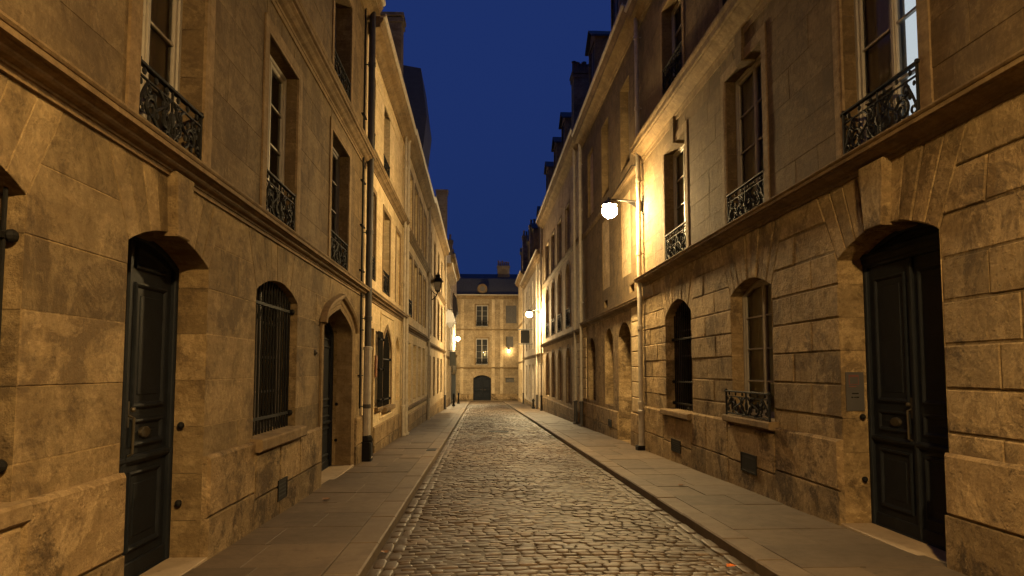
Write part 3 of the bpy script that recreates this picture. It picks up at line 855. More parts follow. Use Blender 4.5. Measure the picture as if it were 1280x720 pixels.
# ================================================================== LEFT SIDE
# --- the near house with the black door
ops = [
 Op(-3.9, -2.3, 0.0, 2.75, 0.2, 'seg', 0.33, 3.40, 'door', nv=9),
 Op(-1.2, 0.4, 1.02, 2.72, 0.22, 'seg', 0.3, 3.40, 'bars', nv=9, gd=-0.14, sill=(0.1, 0.13, 0.08)),
 Op(2.42, 4.04, 0.97, 2.74, 0.22, 'seg', 0.22, 3.40, 'bars', nv=9, gd=-0.085, step=0.10, sill=(0.12, 0.08, 0.06)),
 Op(5.20, 6.72, gz(6)-0.03, 2.70, 0.19, 'seg', 0.33, 3.40, 'door', nv=9, seam=5.86, mid=1.06),
 Op(8.15, 9.98, 0.92, 2.68, 0.20, 'seg', 0.26, 3.40, 'bars', nv=9, gd=-0.10, step=0.12, sill=(0.14, 0.15, 0.1), bars=(0.115, 0.93)),
 Op(11.62, 14.22, gz(13)-0.03, 2.42, 0.46, 'tudor', 0.42, None, 'door', mid=0.95),
 Op(-3.8, -2.4, 3.62, 5.92, 0, 'rect', 0.26, 6.35, 'casement', nv=5, k=0.3, rail=(3.68, 4.14, -0.03)),
 Op(-1.1, 0.2, 3.62, 5.92, 0, 'rect', 0.26, 6.35, 'casement', nv=5, k=0.3, rail=(3.68, 4.14, -0.03)),
 Op(2.45, 3.7, 3.62, 5.92, 0, 'rect', 0.26, 6.35, 'casement', nv=5, k=0.3, rail=(3.68, 4.14, -0.03)),
 Op(5.24, 6.47, 3.62, 5.92, 0, 'rect', 0.26, 6.35, 'casement', nv=5, k=0.3, rail=(3.68, 4.13, -0.01), trim=0.17),
 Op(8.36, 9.74, 3.62, 5.92, 0, 'rect', 0.20, 6.35, 'casement', nv=5, k=0.3, rail=(3.68, 4.20, -0.01), trim=0.17, cur='roomdk'),
 Op(12.0, 13.6, 3.62, 6.0, 0, 'rect', 0.22, 6.38, 'casement', nv=5, k=0.3, rail=(3.68, 4.20, -0.01), trim=0.17, cur='roomdk', mat=M['framedk']),
 Op(8.36, 9.74, 6.95, 9.1, 0, 'rect', 0.3, None, 'casement', rail=(7.0, 7.5, -0.01), cur='roomdk', rdet=1, trim=0.15),
 Op(12.0, 13.6, 6.95, 9.1, 0, 'rect', 0.34, None, 'casement', rail=(7.0, 7.5, -0.01), cur='roomdk', mat=M['framedk'], rdet=1, trim=0.15),
 Op(5.24, 6.47, 6.95, 9.1, 0, 'rect', 0.3, None, 'casement', rail=(7.0, 7.5, -0.01), cur='roomdk', rdet=1),
]
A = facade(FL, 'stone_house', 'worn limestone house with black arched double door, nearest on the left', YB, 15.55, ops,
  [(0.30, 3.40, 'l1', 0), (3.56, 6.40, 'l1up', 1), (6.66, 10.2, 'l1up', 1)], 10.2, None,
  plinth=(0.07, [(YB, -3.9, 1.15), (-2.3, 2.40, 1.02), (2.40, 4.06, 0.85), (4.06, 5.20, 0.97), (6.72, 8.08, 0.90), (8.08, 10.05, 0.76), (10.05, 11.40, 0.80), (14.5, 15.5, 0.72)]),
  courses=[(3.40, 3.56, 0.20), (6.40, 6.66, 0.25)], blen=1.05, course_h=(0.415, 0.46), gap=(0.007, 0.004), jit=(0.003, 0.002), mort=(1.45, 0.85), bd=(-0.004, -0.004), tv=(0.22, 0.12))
for o in ops: fill(FL, o, A)
keystone(FL, ops[3], A, 3.40, 0.25, 0.35, 0.085, 'l1')
keystone(FL, ops[2], A, 3.40, 0.30, 0.40, 0.085, 'l1')
# hood moulding of the Tudor-arched door
o = ops[5]; mb = MB()
out = o.outline(20)
ring(mb, FL, out[1:] + [out[0]], [(0.005, -0.3), (0.005, 0.012), (-0.05, 0.028), (-0.08, 0.012), (-0.11, 0.03), (-0.18, 0.042), (-0.22, 0.036), (-0.22, -0.02)], closed=False)
ring(mb, FL, out[2:], [(-0.17, 0.02), (-0.19, 0.09), (-0.23, 0.12), (-0.27, 0.11), (-0.28, -0.02)], closed=False)
obj('door_surround', mb, M['trim'], A)
roof_obj(FL, YB, 15.55, 10.2, A)
pipe(FL, 15.36, gz(15.4), 10.1, A, d=0.14, r=0.075, mat='pipedk', shoe='pipe', shoeh=2.5)
mb = MB(); box(mb, FL, 15.20, 15.52, gz(15.3)-0.1, gz(15.3)+0.42, 0.02, 0.26, 0.03); ball(mb, FL.P(15.36, gz(15.4)+0.46, 0.15), 0.13, (1, 1, 1.1)); obj('pipe_guard', mb, M['iron'], A)
mb = MB()
tube(mb, [FL.P(14.95, 0.9, 0.05), FL.P(14.95, 9.9, 0.05)], 0.022, 6)
for v in (1.6, 2.6, 3.9, 4.9, 5.9, 7.4): box(mb, FL, 14.9, 15.3, v, v+0.025, -0.01, 0.06)
obj('cable_conduit', mb, M['iron'], A)
vent(FL, 8.98, 9.36, 0.06, 0.30, A, 5, 0.072)
mb = MB(); lathe(mb, FL.P(11.05, 2.0, 0.0), [(0.0, 0.03), (0.035, 0.03), (0.05, 0.0)], 12, 'x'); ball(mb, FL.P(11.05, 2.0, 0.03), 0.02)
obj('bell_push', mb, M['brass'], A)
for k_, (a, b) in enumerate(((5.16, 6.76), (11.6, 14.3))):
    m_ = MB(); g = gz((a+b)/2)
    box(m_, FL, a, b, g-0.2, g+0.008, -0.6, 0.07, 0.006)
    obj('door_step', m_, M['step'], A)

# --- pale house with the pointed barred window
ops = [
 Op(16.45, 17.15, gz(16.8)-0.02, 2.75, 0.0, 'rect', 0.18, None, 'shutter', sm='shutdk'),
 Op(17.38, 18.2, 0.78, 2.72, 0, 'rect', 0.14, None, 'bars', gd=0.07, step=0.09, bars=(0.1, 0.5, 0.9), sill=(0.1, 0.1, 0.06)),
 Op(18.65, 20.45, 0.72, 2.25, 0.65, 'pointed', 0.22, None, 'bars', gd=-0.05, sill=(0.12, 0.14, 0.08), trim=0.12),
 Op(21.4, 22.6, 0.75, 2.3, 0.5, 'pointed', 0.10, None, 'blind'),
 Op(16.25, 17.1, 3.95, 6.1, 0, 'rect', 0.22, None, 'casement', rail=(3.98, 4.5, -0.01), rdet=1, cur='roomdk', mat=M['framedk'], trim=0.12),
 Op(18.5, 19.85, 3.85, 6.1, 0, 'rect', 0.22, None, 'casement', rail=(3.88, 4.45, -0.01), rdet=1, cur='roomdk', mat=M['framedk'], trim=0.12),
 Op(21.3, 22.4, 3.85, 6.1, 0, 'rect', 0.05, None, 'blind', trim=0.12),
 Op(16.0, 16.85, 7.15, 9.1, 0, 'rect', 0.22, None, 'casement', rail=(7.2, 7.6, -0.01), rdet=1, cur='roomdk', mat=M['framedk']),
 Op(18.4, 19.65, 7.15, 9.1, 0, 'rect', 0.22, None, 'casement', rail=(7.2, 7.6, -0.01), rdet=1, cur='roomdk', mat=M['framedk']),
]
B = facade(FL, 'stone_house', 'pale cleaned stone house with a pointed barred window beside a dark drainpipe, left side', 15.55, 23.6, ops,
  [(0.22, 3.42, 'clean', 1), (3.60, 6.66, 'clean', 1), (6.86, 9.6, 'clean', 1)], 9.95, None,
  plinth=(0.05, [(15.6, 16.44, 0.35), (17.16, 23.55, 0.32)]), courses=[(3.42, 3.60, 0.2), (6.66, 6.86, 0.2)], cornice=(0.36, 0.4), blen=1.2, course_h=(0.5, 0.55))
for o in ops: fill(FL, o, B)
for a, b, c, d in ((18.2, 20.9, 0.42, 3.28), (16.1, 23.4, 9.0, 9.4)):
    mb = MB(); ring(mb, FL, [(a, c), (b, c), (b, d), (a, d)], [(0, 0), (0, 0.02), (0.05, 0.03), (0.07, 0.0)])
    obj('panel_moulding', mb, M['clean'], B)
rB = roof_obj(FL, 15.55, 23.6, 9.95, B)
pipe(FL, 23.5, gz(23.5), 9.9, B, d=0.13, r=0.06, kink=True, shoe='pipe')
pipe(FL, 22.9, gz(22.9), 9.8, B, d=0.10, r=0.045, shoe='pipe')
chimney(FL, 22.9, 23.55, -1.0, -0.1, 9.6, 14.0, B, 0)
mb = MB(); box(mb, FL, 17.2, 17.36, 1.55, 2.1, 0.02, 0.06, 0.004); obj('notice_board', mb, M['orange'], B)

# --- long house of blind windows
ops = []
for a, b in ((25.0, 26.3), (27.2, 28.5), (29.4, 30.7), (31.6, 32.9)):
    ops.append(Op(a, b, 0.55, 2.75, 0, 'rect', 0.14, None, 'shutter'))
    ops.append(Op(a, b, 3.75, 6.0, 0, 'rect', 0.16, None, 'shutter' if a > 26 else 'casement', rail=(3.8, 4.35, 0.01) if a < 26 else None, rdet=1, trim=0.13))
    ops.append(Op(a, b, 7.0, 9.1, 0, 'rect', 0.16, None, 'shutter', trim=0.13))
Cc = facade(FL, 'stone_house', 'pale stone house with a row of closed pale shutters behind the old black lantern', 23.6, 34.0, ops,
  [(0.10, 3.15, 'clean', 1), (3.32, 6.55, 'clean', 1), (6.75, 9.75, 'clean', 1)], 10.1, None,
  plinth=(0.05, [(23.7, 33.9, 0.1)]), courses=[(0.28, 0.42, 0.1), (3.15, 3.32, 0.2), (6.55, 6.75, 0.18)], blen=1.2, course_h=(0.5, 0.55))
for o in ops: fill(FL, o, Cc)
roof_obj(FL, 23.6, 34.0, 10.1, Cc)
pipe(FL, 33.8, gz(33.8), 10.0, Cc, d=0.12, r=0.06, kink=True, shoe='pipe')

# --- house with four dark tall windows and a high mansard
ops = []
for a, b in ((35.6, 36.9), (38.8, 40.3), (42.5, 44.0), (46.0, 47.6)):
    ops.append(Op(a, b, 0.25, 2.5, 0, 'rect', 0.25, None, 'shutter', sm='shutdk'))
    ops.append(Op(a, b, 3.65, 6.0, 0, 'rect', 0.2, None, 'shutter', sm='shutdk', trim=0.14))
    ops.append(Op(a, b, 6.95, 9.2, 0, 'rect', 0.2, None, 'casement', cur='roomdk', mat=M['framedk'], sub=False))
D_ = facade(FL, 'stone_house', 'tall stone house with dark shuttered windows under a high slate mansard roof, left side', 34.0, 50.0, ops,
  [(-0.2, 2.95, 'far', 1), (3.12, 6.45, 'far', 1), (6.62, 10.0, 'far', 1)], 10.4, None,
  plinth=(0.05, [(34.1, 49.9, -0.2)]), courses=[(2.95, 3.12, 0.2), (6.45, 6.62, 0.18)], blen=1.2, course_h=(0.5, 0.55))
for o in ops: fill(FL, o, D_)
mb = MB()
sweep(mb, FL, [(0.02, 10.4), (-0.35, 12.2), (-0.10, 14.6), (-0.42, 17.1), (-1.6, 17.3), (-6.0, 17.6), (-9.0, 10.4)], 34.004, 37.5)
sweep(mb, FL, [(0.0, 10.4), (-1.3, 13.4), (-5.0, 14.4), (-9.0, 10.4)], 37.5, 49.99)
obj('roof', mb, M['slate'], D_)
pipe(FL, 49.8, gz(49.8), 10.2, D_, d=0.12, r=0.06)

# --- lower house with the pale eaves
ops = []
for a, b in ((51.2, 52.6), (54.6, 56.0), (58.0, 59.4)):
    ops.append(Op(a, b, -0.2, 2.2, 0, 'rect', 0.25, None, 'shutter', sm='shutdk'))
    ops.append(Op(a, b, 3.4, 5.7, 0, 'rect', 0.2, None, 'shutter', sm='shutter'))
    ops.append(Op(a, b, 6.7, 8.7, 0, 'rect', 0.2, None, 'casement', cur='roomdk', mat=M['framedk'], sub=False))
E_ = facade(FL, 'stone_house', 'low stone house with bright projecting eaves next to the shop, left side', 50.0, 60.5, ops,
  [(-0.6, 2.7, 'far', 1), (2.85, 6.2, 'far', 1), (6.35, 9.2, 'far', 1)], 9.6, None, cornice=(0.55, 0.5),
  plinth=(0.05, [(50.1, 60.4, -0.6)]), courses=[(2.7, 2.85, 0.16), (6.2, 6.35, 0.14)], blen=1.2, course_h=(0.5, 0.55))
for o in ops: fill(FL, o, E_)
roof_obj(FL, 50.0, 60.5, 9.6, E_)
chimney(FL, 54.2, 55.0, -0.9, -0.05, 9.3, 16.2, E_, 0)

# --- white rendered house with the shop
sh = Op(63.4, 73.5, gz(68)-0.05, 1.35, 0, 'rect', 0.3, None, 'none')
ops = [sh]
for a, b in ((62.0, 63.6), (66.5, 68.1), (71.0, 72.6)):
    ops.append(Op(a, b, 4.3, 6.6, 0, 'rect', 0.2, None, 'shutter', sm='shutter'))
    ops.append(Op(a, b, 7.6, 9.7, 0, 'rect', 0.2, None, 'casement', cur='roomdk', mat=M['framedk'], sub=False))
G = facade(FL, 'shop_house', 'white rendered house with a lit ground floor shop at the far left end', 60.5, 76.2, ops,
  [(-2.2, 3.2, 'white', 1), (3.4, 11.6, 'white', 1)], 12.0, None, courses=[(3.2, 3.4, 0.15)], blen=3, course_h=(1.5, 2.0), gap=(0.002, 0.002), tv=(0.02, 0.02))
for o in ops: fill(FL, o, G)
mb = MB(); n = 6
for i in range(n+1):
    u = sh.u0 + sh.w*i/n
    box(mb, FL, u-0.06, u+0.06, sh.v0, sh.vs+0.05, -0.22, 0.05, 0.01)
box(mb, FL, sh.u0-0.1, sh.u1+0.1, 1.32, 1.45, -0.2, 0.10, 0.02)
box(mb, FL, sh.u0-0.05, sh.u1+0.05, sh.v0, sh.v0+0.45, -0.2, 0.06, 0.02)
sf = obj('shop_front', mb, M['shopdk'], G)
mb = MB(); addf(mb, FL, [(sh.u0, sh.v0, -0.12), (sh.u1, sh.v0, -0.12), (sh.u1, sh.vs, -0.12), (sh.u0, sh.vs, -0.12)], [(0, 1, 2, 3)])
obj('pane', mb, M['glass'], sf)
mb = MB(); addf(mb, FL, [(sh.u0, sh.v0, -0.28), (sh.u1, sh.v0, -0.28), (sh.u1, sh.vs, -0.28), (sh.u0, sh.vs, -0.28)], [(0, 1, 2, 3)])
obj('lit_blind', mb, M['shoplit'], sf)
mb = MB(); box(mb, FL, sh.u0-0.1, sh.u1+0.1, 1.50, 2.85, 0.0, 0.12, 0.02)
fs = obj('fascia_board', mb, M['shopdk'], G)
mb = MB()
ring(mb, FL, [(sh.u0+0.3, 1.7), (sh.u1-0.3, 1.7), (sh.u1-0.3, 2.65), (sh.u0+0.3, 2.65)], [(0, 0.121), (0, 0.135), (0.06, 0.135), (0.06, 0.121)])
obj('fascia_trim', mb, M['brass'], fs)
roof_obj(FL, 60.5, 76.2, 12.0, G)
chimney(FL, 74.6, 75.6, -1.6, -0.2, 11.8, 14.6, G, 4)
chimney(FL, 66.0, 67.0, -1.4, -0.1, 11.8, 14.4, G, 3)

# ================================================================== RIGHT SIDE
ops = [
 Op(-4.2, -2.5, 0.0, 3.04, 0.23, 'seg', 0.33, 3.96, 'door', nv=9, transom=True),
 Op(-0.6, 1.0, 1.0, 3.0, 0.2, 'seg', 0.28, 3.96, 'bars', nv=9, sill=(0.12, 0.14, 0.1)),
 Op(2.9, 4.5, 1.0, 3.0, 0.2, 'seg', 0.28, 3.96, 'casement', nv=9, sill=(0.12, 0.14, 0.1)),
 Op(6.12, 7.95, gz(7)-0.03, 3.04, 0.24, 'seg', 0.36, 3.96, 'door', nv=9, transom=True, seam=7.10, mid=1.05),
 Op(9.82, 11.46, 0.97, 2.98, 0.20, 'seg', 0.24, 3.96, 'casement', nv=9, mun=3, sill=(0.11, 0.15, 0.12), cur='curtain'),
 Op(13.66, 15.60, 0.84, 2.92, 0.34, 'seg', 0.34, 3.96, 'bars', nv=9, gd=-0.20, sill=(0.12, 0.14, 0.06), step=0.13, bars=(0.07, 0.30, 0.76)),
 Op(-4.0, -2.5, 4.13, 6.8, 0, 'rect', 0.22, 7.27, 'casement', nv=7, k=0.3, rail=(4.18, 4.66, -0.01)),
 Op(-0.5, 0.95, 4.13, 6.8, 0, 'rect', 0.22, 7.27, 'casement', nv=7, k=0.3, rail=(4.18, 4.66, -0.01)),
 Op(2.7, 4.15, 4.13, 6.8, 0, 'rect', 0.22, 7.27, 'casement', nv=7, k=0.3, rail=(4.18, 4.66, -0.01)),
 Op(6.28, 7.68, 4.13, 6.8, 0, 'rect', 0.20, 7.27, 'casement', nv=7, k=0.3, rail=(4.18, 4.74, 0.02), trim=0.17, lit=(6.2, 6.84)),
 Op(9.93, 11.50, 4.13, 6.78, 0, 'rect', 0.22, 7.27, 'casement', nv=7, k=0.3, rail=(4.18, 4.74, 0.0), trim=0.17),
 Op(13.84, 15.46, 4.13, 6.75, 0, 'rect', 0.24, 7.27, 'casement', nv=7, k=0.3, rail=(4.18, 4.82, 0.0), trim=0.17),
 Op(13.9, 15.46, 7.8, 10.2, 0, 'rect', 0.26, None, 'casement', rail=(7.85, 8.75, 0.0), rdet=1, trim=0.15, cur='roomdk'),
 Op(9.93, 11.50, 7.8, 10.2, 0, 'rect', 0.26, None, 'casement', rail=(7.85, 8.75, 0.0), rdet=1, trim=0.15, cur='roomdk'),
 Op(6.21, 7.66, 7.8, 10.2, 0, 'rect', 0.26, None, 'casement', rail=(7.85, 8.75, 0.0), rdet=1, cur='roomdk'),
]
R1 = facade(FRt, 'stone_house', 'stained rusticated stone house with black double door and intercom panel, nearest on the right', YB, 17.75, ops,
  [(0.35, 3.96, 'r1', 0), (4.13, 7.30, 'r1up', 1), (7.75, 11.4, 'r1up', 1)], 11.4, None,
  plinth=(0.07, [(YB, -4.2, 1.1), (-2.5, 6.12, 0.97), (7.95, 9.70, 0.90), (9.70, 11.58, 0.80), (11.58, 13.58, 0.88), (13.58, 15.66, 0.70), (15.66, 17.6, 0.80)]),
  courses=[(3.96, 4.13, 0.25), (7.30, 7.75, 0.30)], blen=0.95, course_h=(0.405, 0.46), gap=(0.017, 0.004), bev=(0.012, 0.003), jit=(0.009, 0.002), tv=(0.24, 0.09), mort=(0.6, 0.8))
for o in ops: fill(FRt, o, R1)
keystone(FRt, ops[3], R1, 3.95, 0.32, 0.46, 0.10, 'r1')
for i in (9, 10, 11): keystone(FRt, ops[i], R1, 7.30, 0.24, 0.32, 0.06, 'r1up')
railing(FRt, 9.75, 11.5, 1.0, 1.38, 0.10, R1, 2)
roof_obj(FRt, YB, 17.75, 11.4, R1)
vent(FRt, 14.32, 14.98, -0.02, 0.22, R1, 6, 0.075)
vent(FRt, 10.36, 10.95, 0.13, 0.40, R1, 1, 0.075)
m_ = MB(); box(m_, FRt, 6.06, 8.0, gz(7)-0.2, gz(7)+0.008, -0.6, 0.06, 0.006); obj('door_step', m_, M['step'], R1)
pipe(FRt, 17.55, gz(17.5), 14.0, R1, d=0.13, r=0.062, mat='pipe', shoe='pipe', shoeh=1.0)
mb = MB(); box(mb, FRt, 17.4, 17.7, gz(17.5)-0.05, gz(17.5)+0.12, 0.02, 0.26, 0.02); obj('pipe_guard', mb, M['iron'], R1)

# --- house of blind arched niches
ops = [
 Op(19.25, 21.0, gz(20)-0.02, 2.75, 0.40, 'seg', 0.5, None, 'blind', bm='far'),
 Op(21.85, 23.3, 0.58, 2.72, 0.40, 'seg', 0.42, None, 'blind', bm='far'),
 Op(25.25, 26.95, 0.55, 2.55, 0.42, 'seg', 0.3, None, 'blind', bm='far'),
 Op(18.72, 19.3, 3.92, 4.16, 0, 'rect', 0.2, None, 'dark'),
 Op(22.7, 23.3, 3.86, 4.10, 0, 'rect', 0.2, None, 'dark'),
 Op(19.1, 20.35, 4.5, 6.9, 0, 'rect', 0.02, None, 'blind', bm='far'),
 Op(22.3, 23.6, 4.5, 6.9, 0, 'rect', 0.02, None, 'blind', bm='far'),
 Op(19.1, 20.35, 7.75, 10.3, 0, 'rect', 0.3, None, 'casement', cur='roomdk', mat=M['framedk']),
 Op(22.3, 23.6, 7.75, 10.3, 0, 'rect', 0.3, None, 'casement', cur='roomdk', mat=M['framedk']),
 Op(25.4, 26.7, 7.75, 10.3, 0, 'rect', 0.1, None, 'blind', bm='far'),
]
R2 = facade(FRt, 'stone_house', 'stone house of blind arched niches lit by the nearest street lamp', 17.75, 28.2, ops,
  [(0.25, 3.50, 'r1', 1), (3.68, 7.2, 'r1up', 1), (7.35, 11.3, 'r1up', 1)], 11.6, None, cornice=(0.4, 0.5),
  plinth=(0.05, [(17.9, 19.2, 0.55), (21.05, 28.1, 0.45)]), courses=[(3.50, 3.68, 0.18), (7.2, 7.35, 0.05)], blen=1.1, course_h=(0.42, 0.5))
for o in ops:
    if o.fill == 'dark':
        b = MB(); addf(b, FRt, [(o.u0, o.v0, -0.18), (o.u1, o.v0, -0.18), (o.u1, o.top, -0.18), (o.u0, o.top, -0.18)], [(0, 1, 2, 3)]); obj('vent', b, M['dark'], R2)
    else: fill(FRt, o, R2)
# rusticated corner blocks
mb = MB()
for c0, c1 in courses_of(0.57, 3.48, 0.41): box(mb, FRt, 17.95, 19.0, c0+0.012, c1-0.012, -0.02, 0.035, 0.014, tone_of(0.1))
obj('quoin', mb, M['clean'], R2)
mb = MB()
for c0, c1 in courses_of(0.57, 3.48, 0.41): box(mb, FRt, 27.3, 28.15, c0+0.012, c1-0.012, -0.02, 0.035, 0.014, tone_of(0.1))
obj('quoin', mb, M['clean'], R2)
rR2 = roof_obj(FRt, 17.75, 28.2, 11.6, R2)
dormer(FRt, 26.2, 12.0, 1.5, 2.7, rR2)
dormer(FRt, 21.5, 12.0, 1.5, 2.7, rR2)
vent(FRt, 21.95, 22.5, -0.10, 0.12, R2, 1, 0.055)
pipe(FRt, 28.05, gz(28), 11.5, R2, d=0.12, r=0.06)

# --- house with arched first floor windows
ops = []
for a, b in ((32.2, 33.8), (35.6, 37.4), (38.9, 40.7), (42.2, 44.2)):
    ops.append(Op(a, b, 0.12, 2.35, 0.5, 'seg', 0.16, None, 'blind', bm='far', trim=0.15))
    ops.append(Op(a, b, 3.80, 6.4, 0.55, 'seg', 0.24, None, 'shutter', sm='shutter', rail=(3.85, 4.7, 0.02), rdet=1, trim=0.15))
    ops.append(Op(a, b, 7.6, 9.8, 0, 'rect', 0.2, None, 'shutter', sm='shutdk', trim=0.13))
R3 = facade(FRt, 'stone_house', 'stone house with tall arched windows above arched niches and rusticated corners, right side', 28.2, 46.5, ops,
  [(-0.05, 3.30, 'far', 1), (3.48, 7.3, 'far', 1), (7.45, 11.5, 'far', 1)], 11.9, None, cornice=(0.42, 0.5),
  plinth=(0.06, [(28.3, 46.4, -0.05)]), courses=[(3.30, 3.48, 0.2), (7.3, 7.45, 0.1)], blen=1.2, course_h=(0.42, 0.5))
for o in ops: fill(FRt, o, R3)
mb = MB()
for a, b in ((28.5, 30.6),):
    for c0, c1 in courses_of(0.0, 3.28, 0.36): box(mb, FRt, a, b, c0+0.012, c1-0.012, -0.02, 0.04, 0.014, tone_of(0.08))
obj('quoin', mb, M['clean'], R3)
rR3 = roof_obj(FRt, 28.2, 46.5, 11.9, R3)
for u in (35.6, 39.5, 44.3): dormer(FRt, u, 12.1, 1.5, 2.9, rR3)
chimney(FRt, 30.9, 31.7, -1.0, -0.05, 11.6, 15.7, R3, 6)
pipe(FRt, 29.7, gz(29.7), 11.8, R3, d=0.13, r=0.06, kink=True)
pipe(FRt, 46.3, gz(46.3), 11.8, R3, d=0.13, r=0.06)

# --- pale rendered house by the second lamp
ops = []
for a, b in ((47.6, 49.0), (51.0, 52.4), (54.6, 56.0), (58.2, 59.6), (62.0, 63.4)):
    ops.append(Op(a, b, -0.7, 2.2, 0, 'rect', 0.2, None, 'shutter', sm='shutter'))
    ops.append(Op(a, b, 3.5, 6.0, 0, 'rect', 0.2, None, 'shutter', sm='shutter'))
    ops.append(Op(a, b, 6.9, 9.0, 0, 'rect', 0.2, None, 'shutter', sm='shutdk'))
R4 = facade(FRt, 'rendered_house', 'pale rendered house with closed pale shutters behind the second street lamp, right side', 46.5, 66.0, ops,
  [(-1.0, 2.75, 'white', 1), (2.92, 9.6, 'white', 1)], 10.0, None, cornice=(0.4, 0.45), plinth=(0.05, [(46.6, 65.9, -0.95)]),
  courses=[(2.75, 2.92, 0.2)], blen=4, course_h=(1.8, 1.8), gap=(0.002, 0.002), tv=(0.03, 0.03))
for o in ops: fill(FRt, o, R4)
rR4 = roof_obj(FRt, 46.5, 66.0, 10.0, R4)
for u in (50.5, 56.5, 62.0): dormer(FRt, u, 10.3, 1.5, 3.2, rR4)
pipe(FRt, 50.0, gz(50), 9.9, R4, d=0.12, r=0.06)
pipe(FRt, 65.8, gz(65.8), 9.9, R4, d=0.12, r=0.06)
chimney(FRt, 59.6, 60.4, -1.2, -0.1, 9.7, 14.6, R4, 4)

ops = []
for a, b in ((67.2, 68.6), (70.6, 72.0), (74.0, 75.4)):
    ops.append(Op(a, b, -1.0, 1.8, 0, 'rect', 0.2, None, 'shutter', sm='shutdk'))
    ops.append(Op(a, b, 3.4, 5.9, 0, 'rect', 0.2, None, 'shutter', sm='shutter'))
    ops.append(Op(a, b, 7.0, 9.4, 0, 'rect', 0.2, None, 'shutter', sm='shutdk'))
R5 = facade(FRt, 'stone_house', 'narrow stone house at the far right corner beside the end wall', 66.0, 76.2, ops,
  [(-1.3, 2.5, 'far', 1), (2.66, 6.4, 'far', 1), (6.55, 11.0, 'far', 1)], 11.4, None, plinth=(0.05, [(66.1, 76.1, -1.3)]),
  courses=[(2.5, 2.66, 0.18), (6.4, 6.55, 0.15)], blen=1.2, course_h=(0.5, 0.55))
for o in ops: fill(FRt, o, R5)
rR5 = roof_obj(FRt, 66.0, 76.2, 11.4, R5)
chimney(FRt, 69.5, 70.5, -1.2, -0.1, 11.0, 15.6, R5, 4)
for u in (72.5,): dormer(FRt, u, 11.7, 1.5, 2.6, rR5)

# ================================================================== END OF THE STREET
GE = -1.78
ops = [
 Op(-0.78, 1.30, GE, 0.78, 0.38, 'seg', 0.3, 1.55, 'door', nv=11, k=0.7),
 Op(-0.50, 0.95, 2.38, 5.45, 0, 'rect', 0.22, None, 'casement', rail=(2.42, 3.1, 0.08), rdet=1, trim=0.16, mun=3, cur='roomdk'),
 Op(-0.50, 0.95, 6.85, 9.38, 0, 'rect', 0.22, None, 'casement', rail=(6.9, 7.5, 0.08), rdet=1, trim=0.16, mun=3, cur='roomdk'),
 Op(3.02, 4.3, 7.25, 9.35, 0, 'rect', 0.14, None, 'shutter', sm='shutdk'),
 Op(3.06, 3.9, 4.45, 5.7, 0, 'rect', 0.2, None, 'shutter', sm='shutdk'),
 Op(3.0, 4.0, 0.32, 0.85, 0, 'rect', 0.2, None, 'shutter', sm='shutdk'),
 Op(-6.2, -4.8, 2.38, 5.45, 0, 'rect', 0.22, None, 'casement', sub=False), Op(-6.2, -4.8, 6.85, 9.38, 0, 'rect', 0.22, None, 'casement', sub=False),
 Op(6.8, 8.2, 2.38, 5.45, 0, 'rect', 0.22, None, 'casement', sub=False), Op(6.8, 8.2, 6.85, 9.38, 0, 'rect', 0.22, None, 'casement', sub=False),
]
EB = facade(FE, 'stone_mansion', 'broad stone house with dark arched carriage door closing the end of the street', -11.0, 13.0, ops,
  [(-1.1, 1.92, 'end', 0), (2.12, 6.42, 'end', 1), (6.58, 10.1, 'end', 1)], 10.5, None, cornice=(0.35, 0.4), plinth=(0.06, [(-10.9, -0.80, -1.0), (1.32, 12.9, -1.0)]),
  courses=[(1.92, 2.12, 0.18), (6.42, 6.58, 0.14)], blen=1.1, course_h=(0.45, 0.5), gap=(0.014, 0.004), bev=(0.008, 0.003), ground_v=GE)
for o in ops: fill(FE, o, EB)
for a in (-2.1, 1.55, 2.55):
    mb = MB(); box(mb, FE, a-0.18, a+0.18, -1.0, 10.05, -0.02, 0.05, 0.012)
    obj('pilaster_strip', mb, M['far'], EB)
rE = roof_obj(FE, -11.0, 13.0, 10.5, EB, run=1.2, rise=2.2)
mb = MB()
lathe(mb, FE.P(0.26, 11.35, -0.15), [(0.30, 0.6), (0.30, -0.16), (0.55, -0.16), (0.6, -0.05), (0.62, 0.6)], 20, 'y')
dm = obj('dormer', mb, M['trim'], rE)
mb = MB(); lathe(mb, FE.P(0.26, 11.35, -0.1), [(0.0, 0.05), (0.31, 0.05)], 20, 'y'); obj('dormer_window', mb, M['framedk'], dm)
chimney(FE, 2.1, 3.55, -3.2, -2.2, 11.5, 14.4, EB, 6, across=False)
chimney(FE, -4.2, -2.9, -3.0, -2.0, 11.5, 14.4, EB, 4, across=False)

# ================================================================== GROUND
def struct(name, mb, mat): return obj(name, mb, mat, None, kind='structure')
mb = MB(); mb.add([(-150, -150, rz(-150)-0.03), (150, -150, rz(-150)-0.03), (150, 150, rz(150)-0.03), (-150, 150, rz(150)-0.03)], [(0, 1, 2, 3)])
struct('ground', mb, M['joint'])

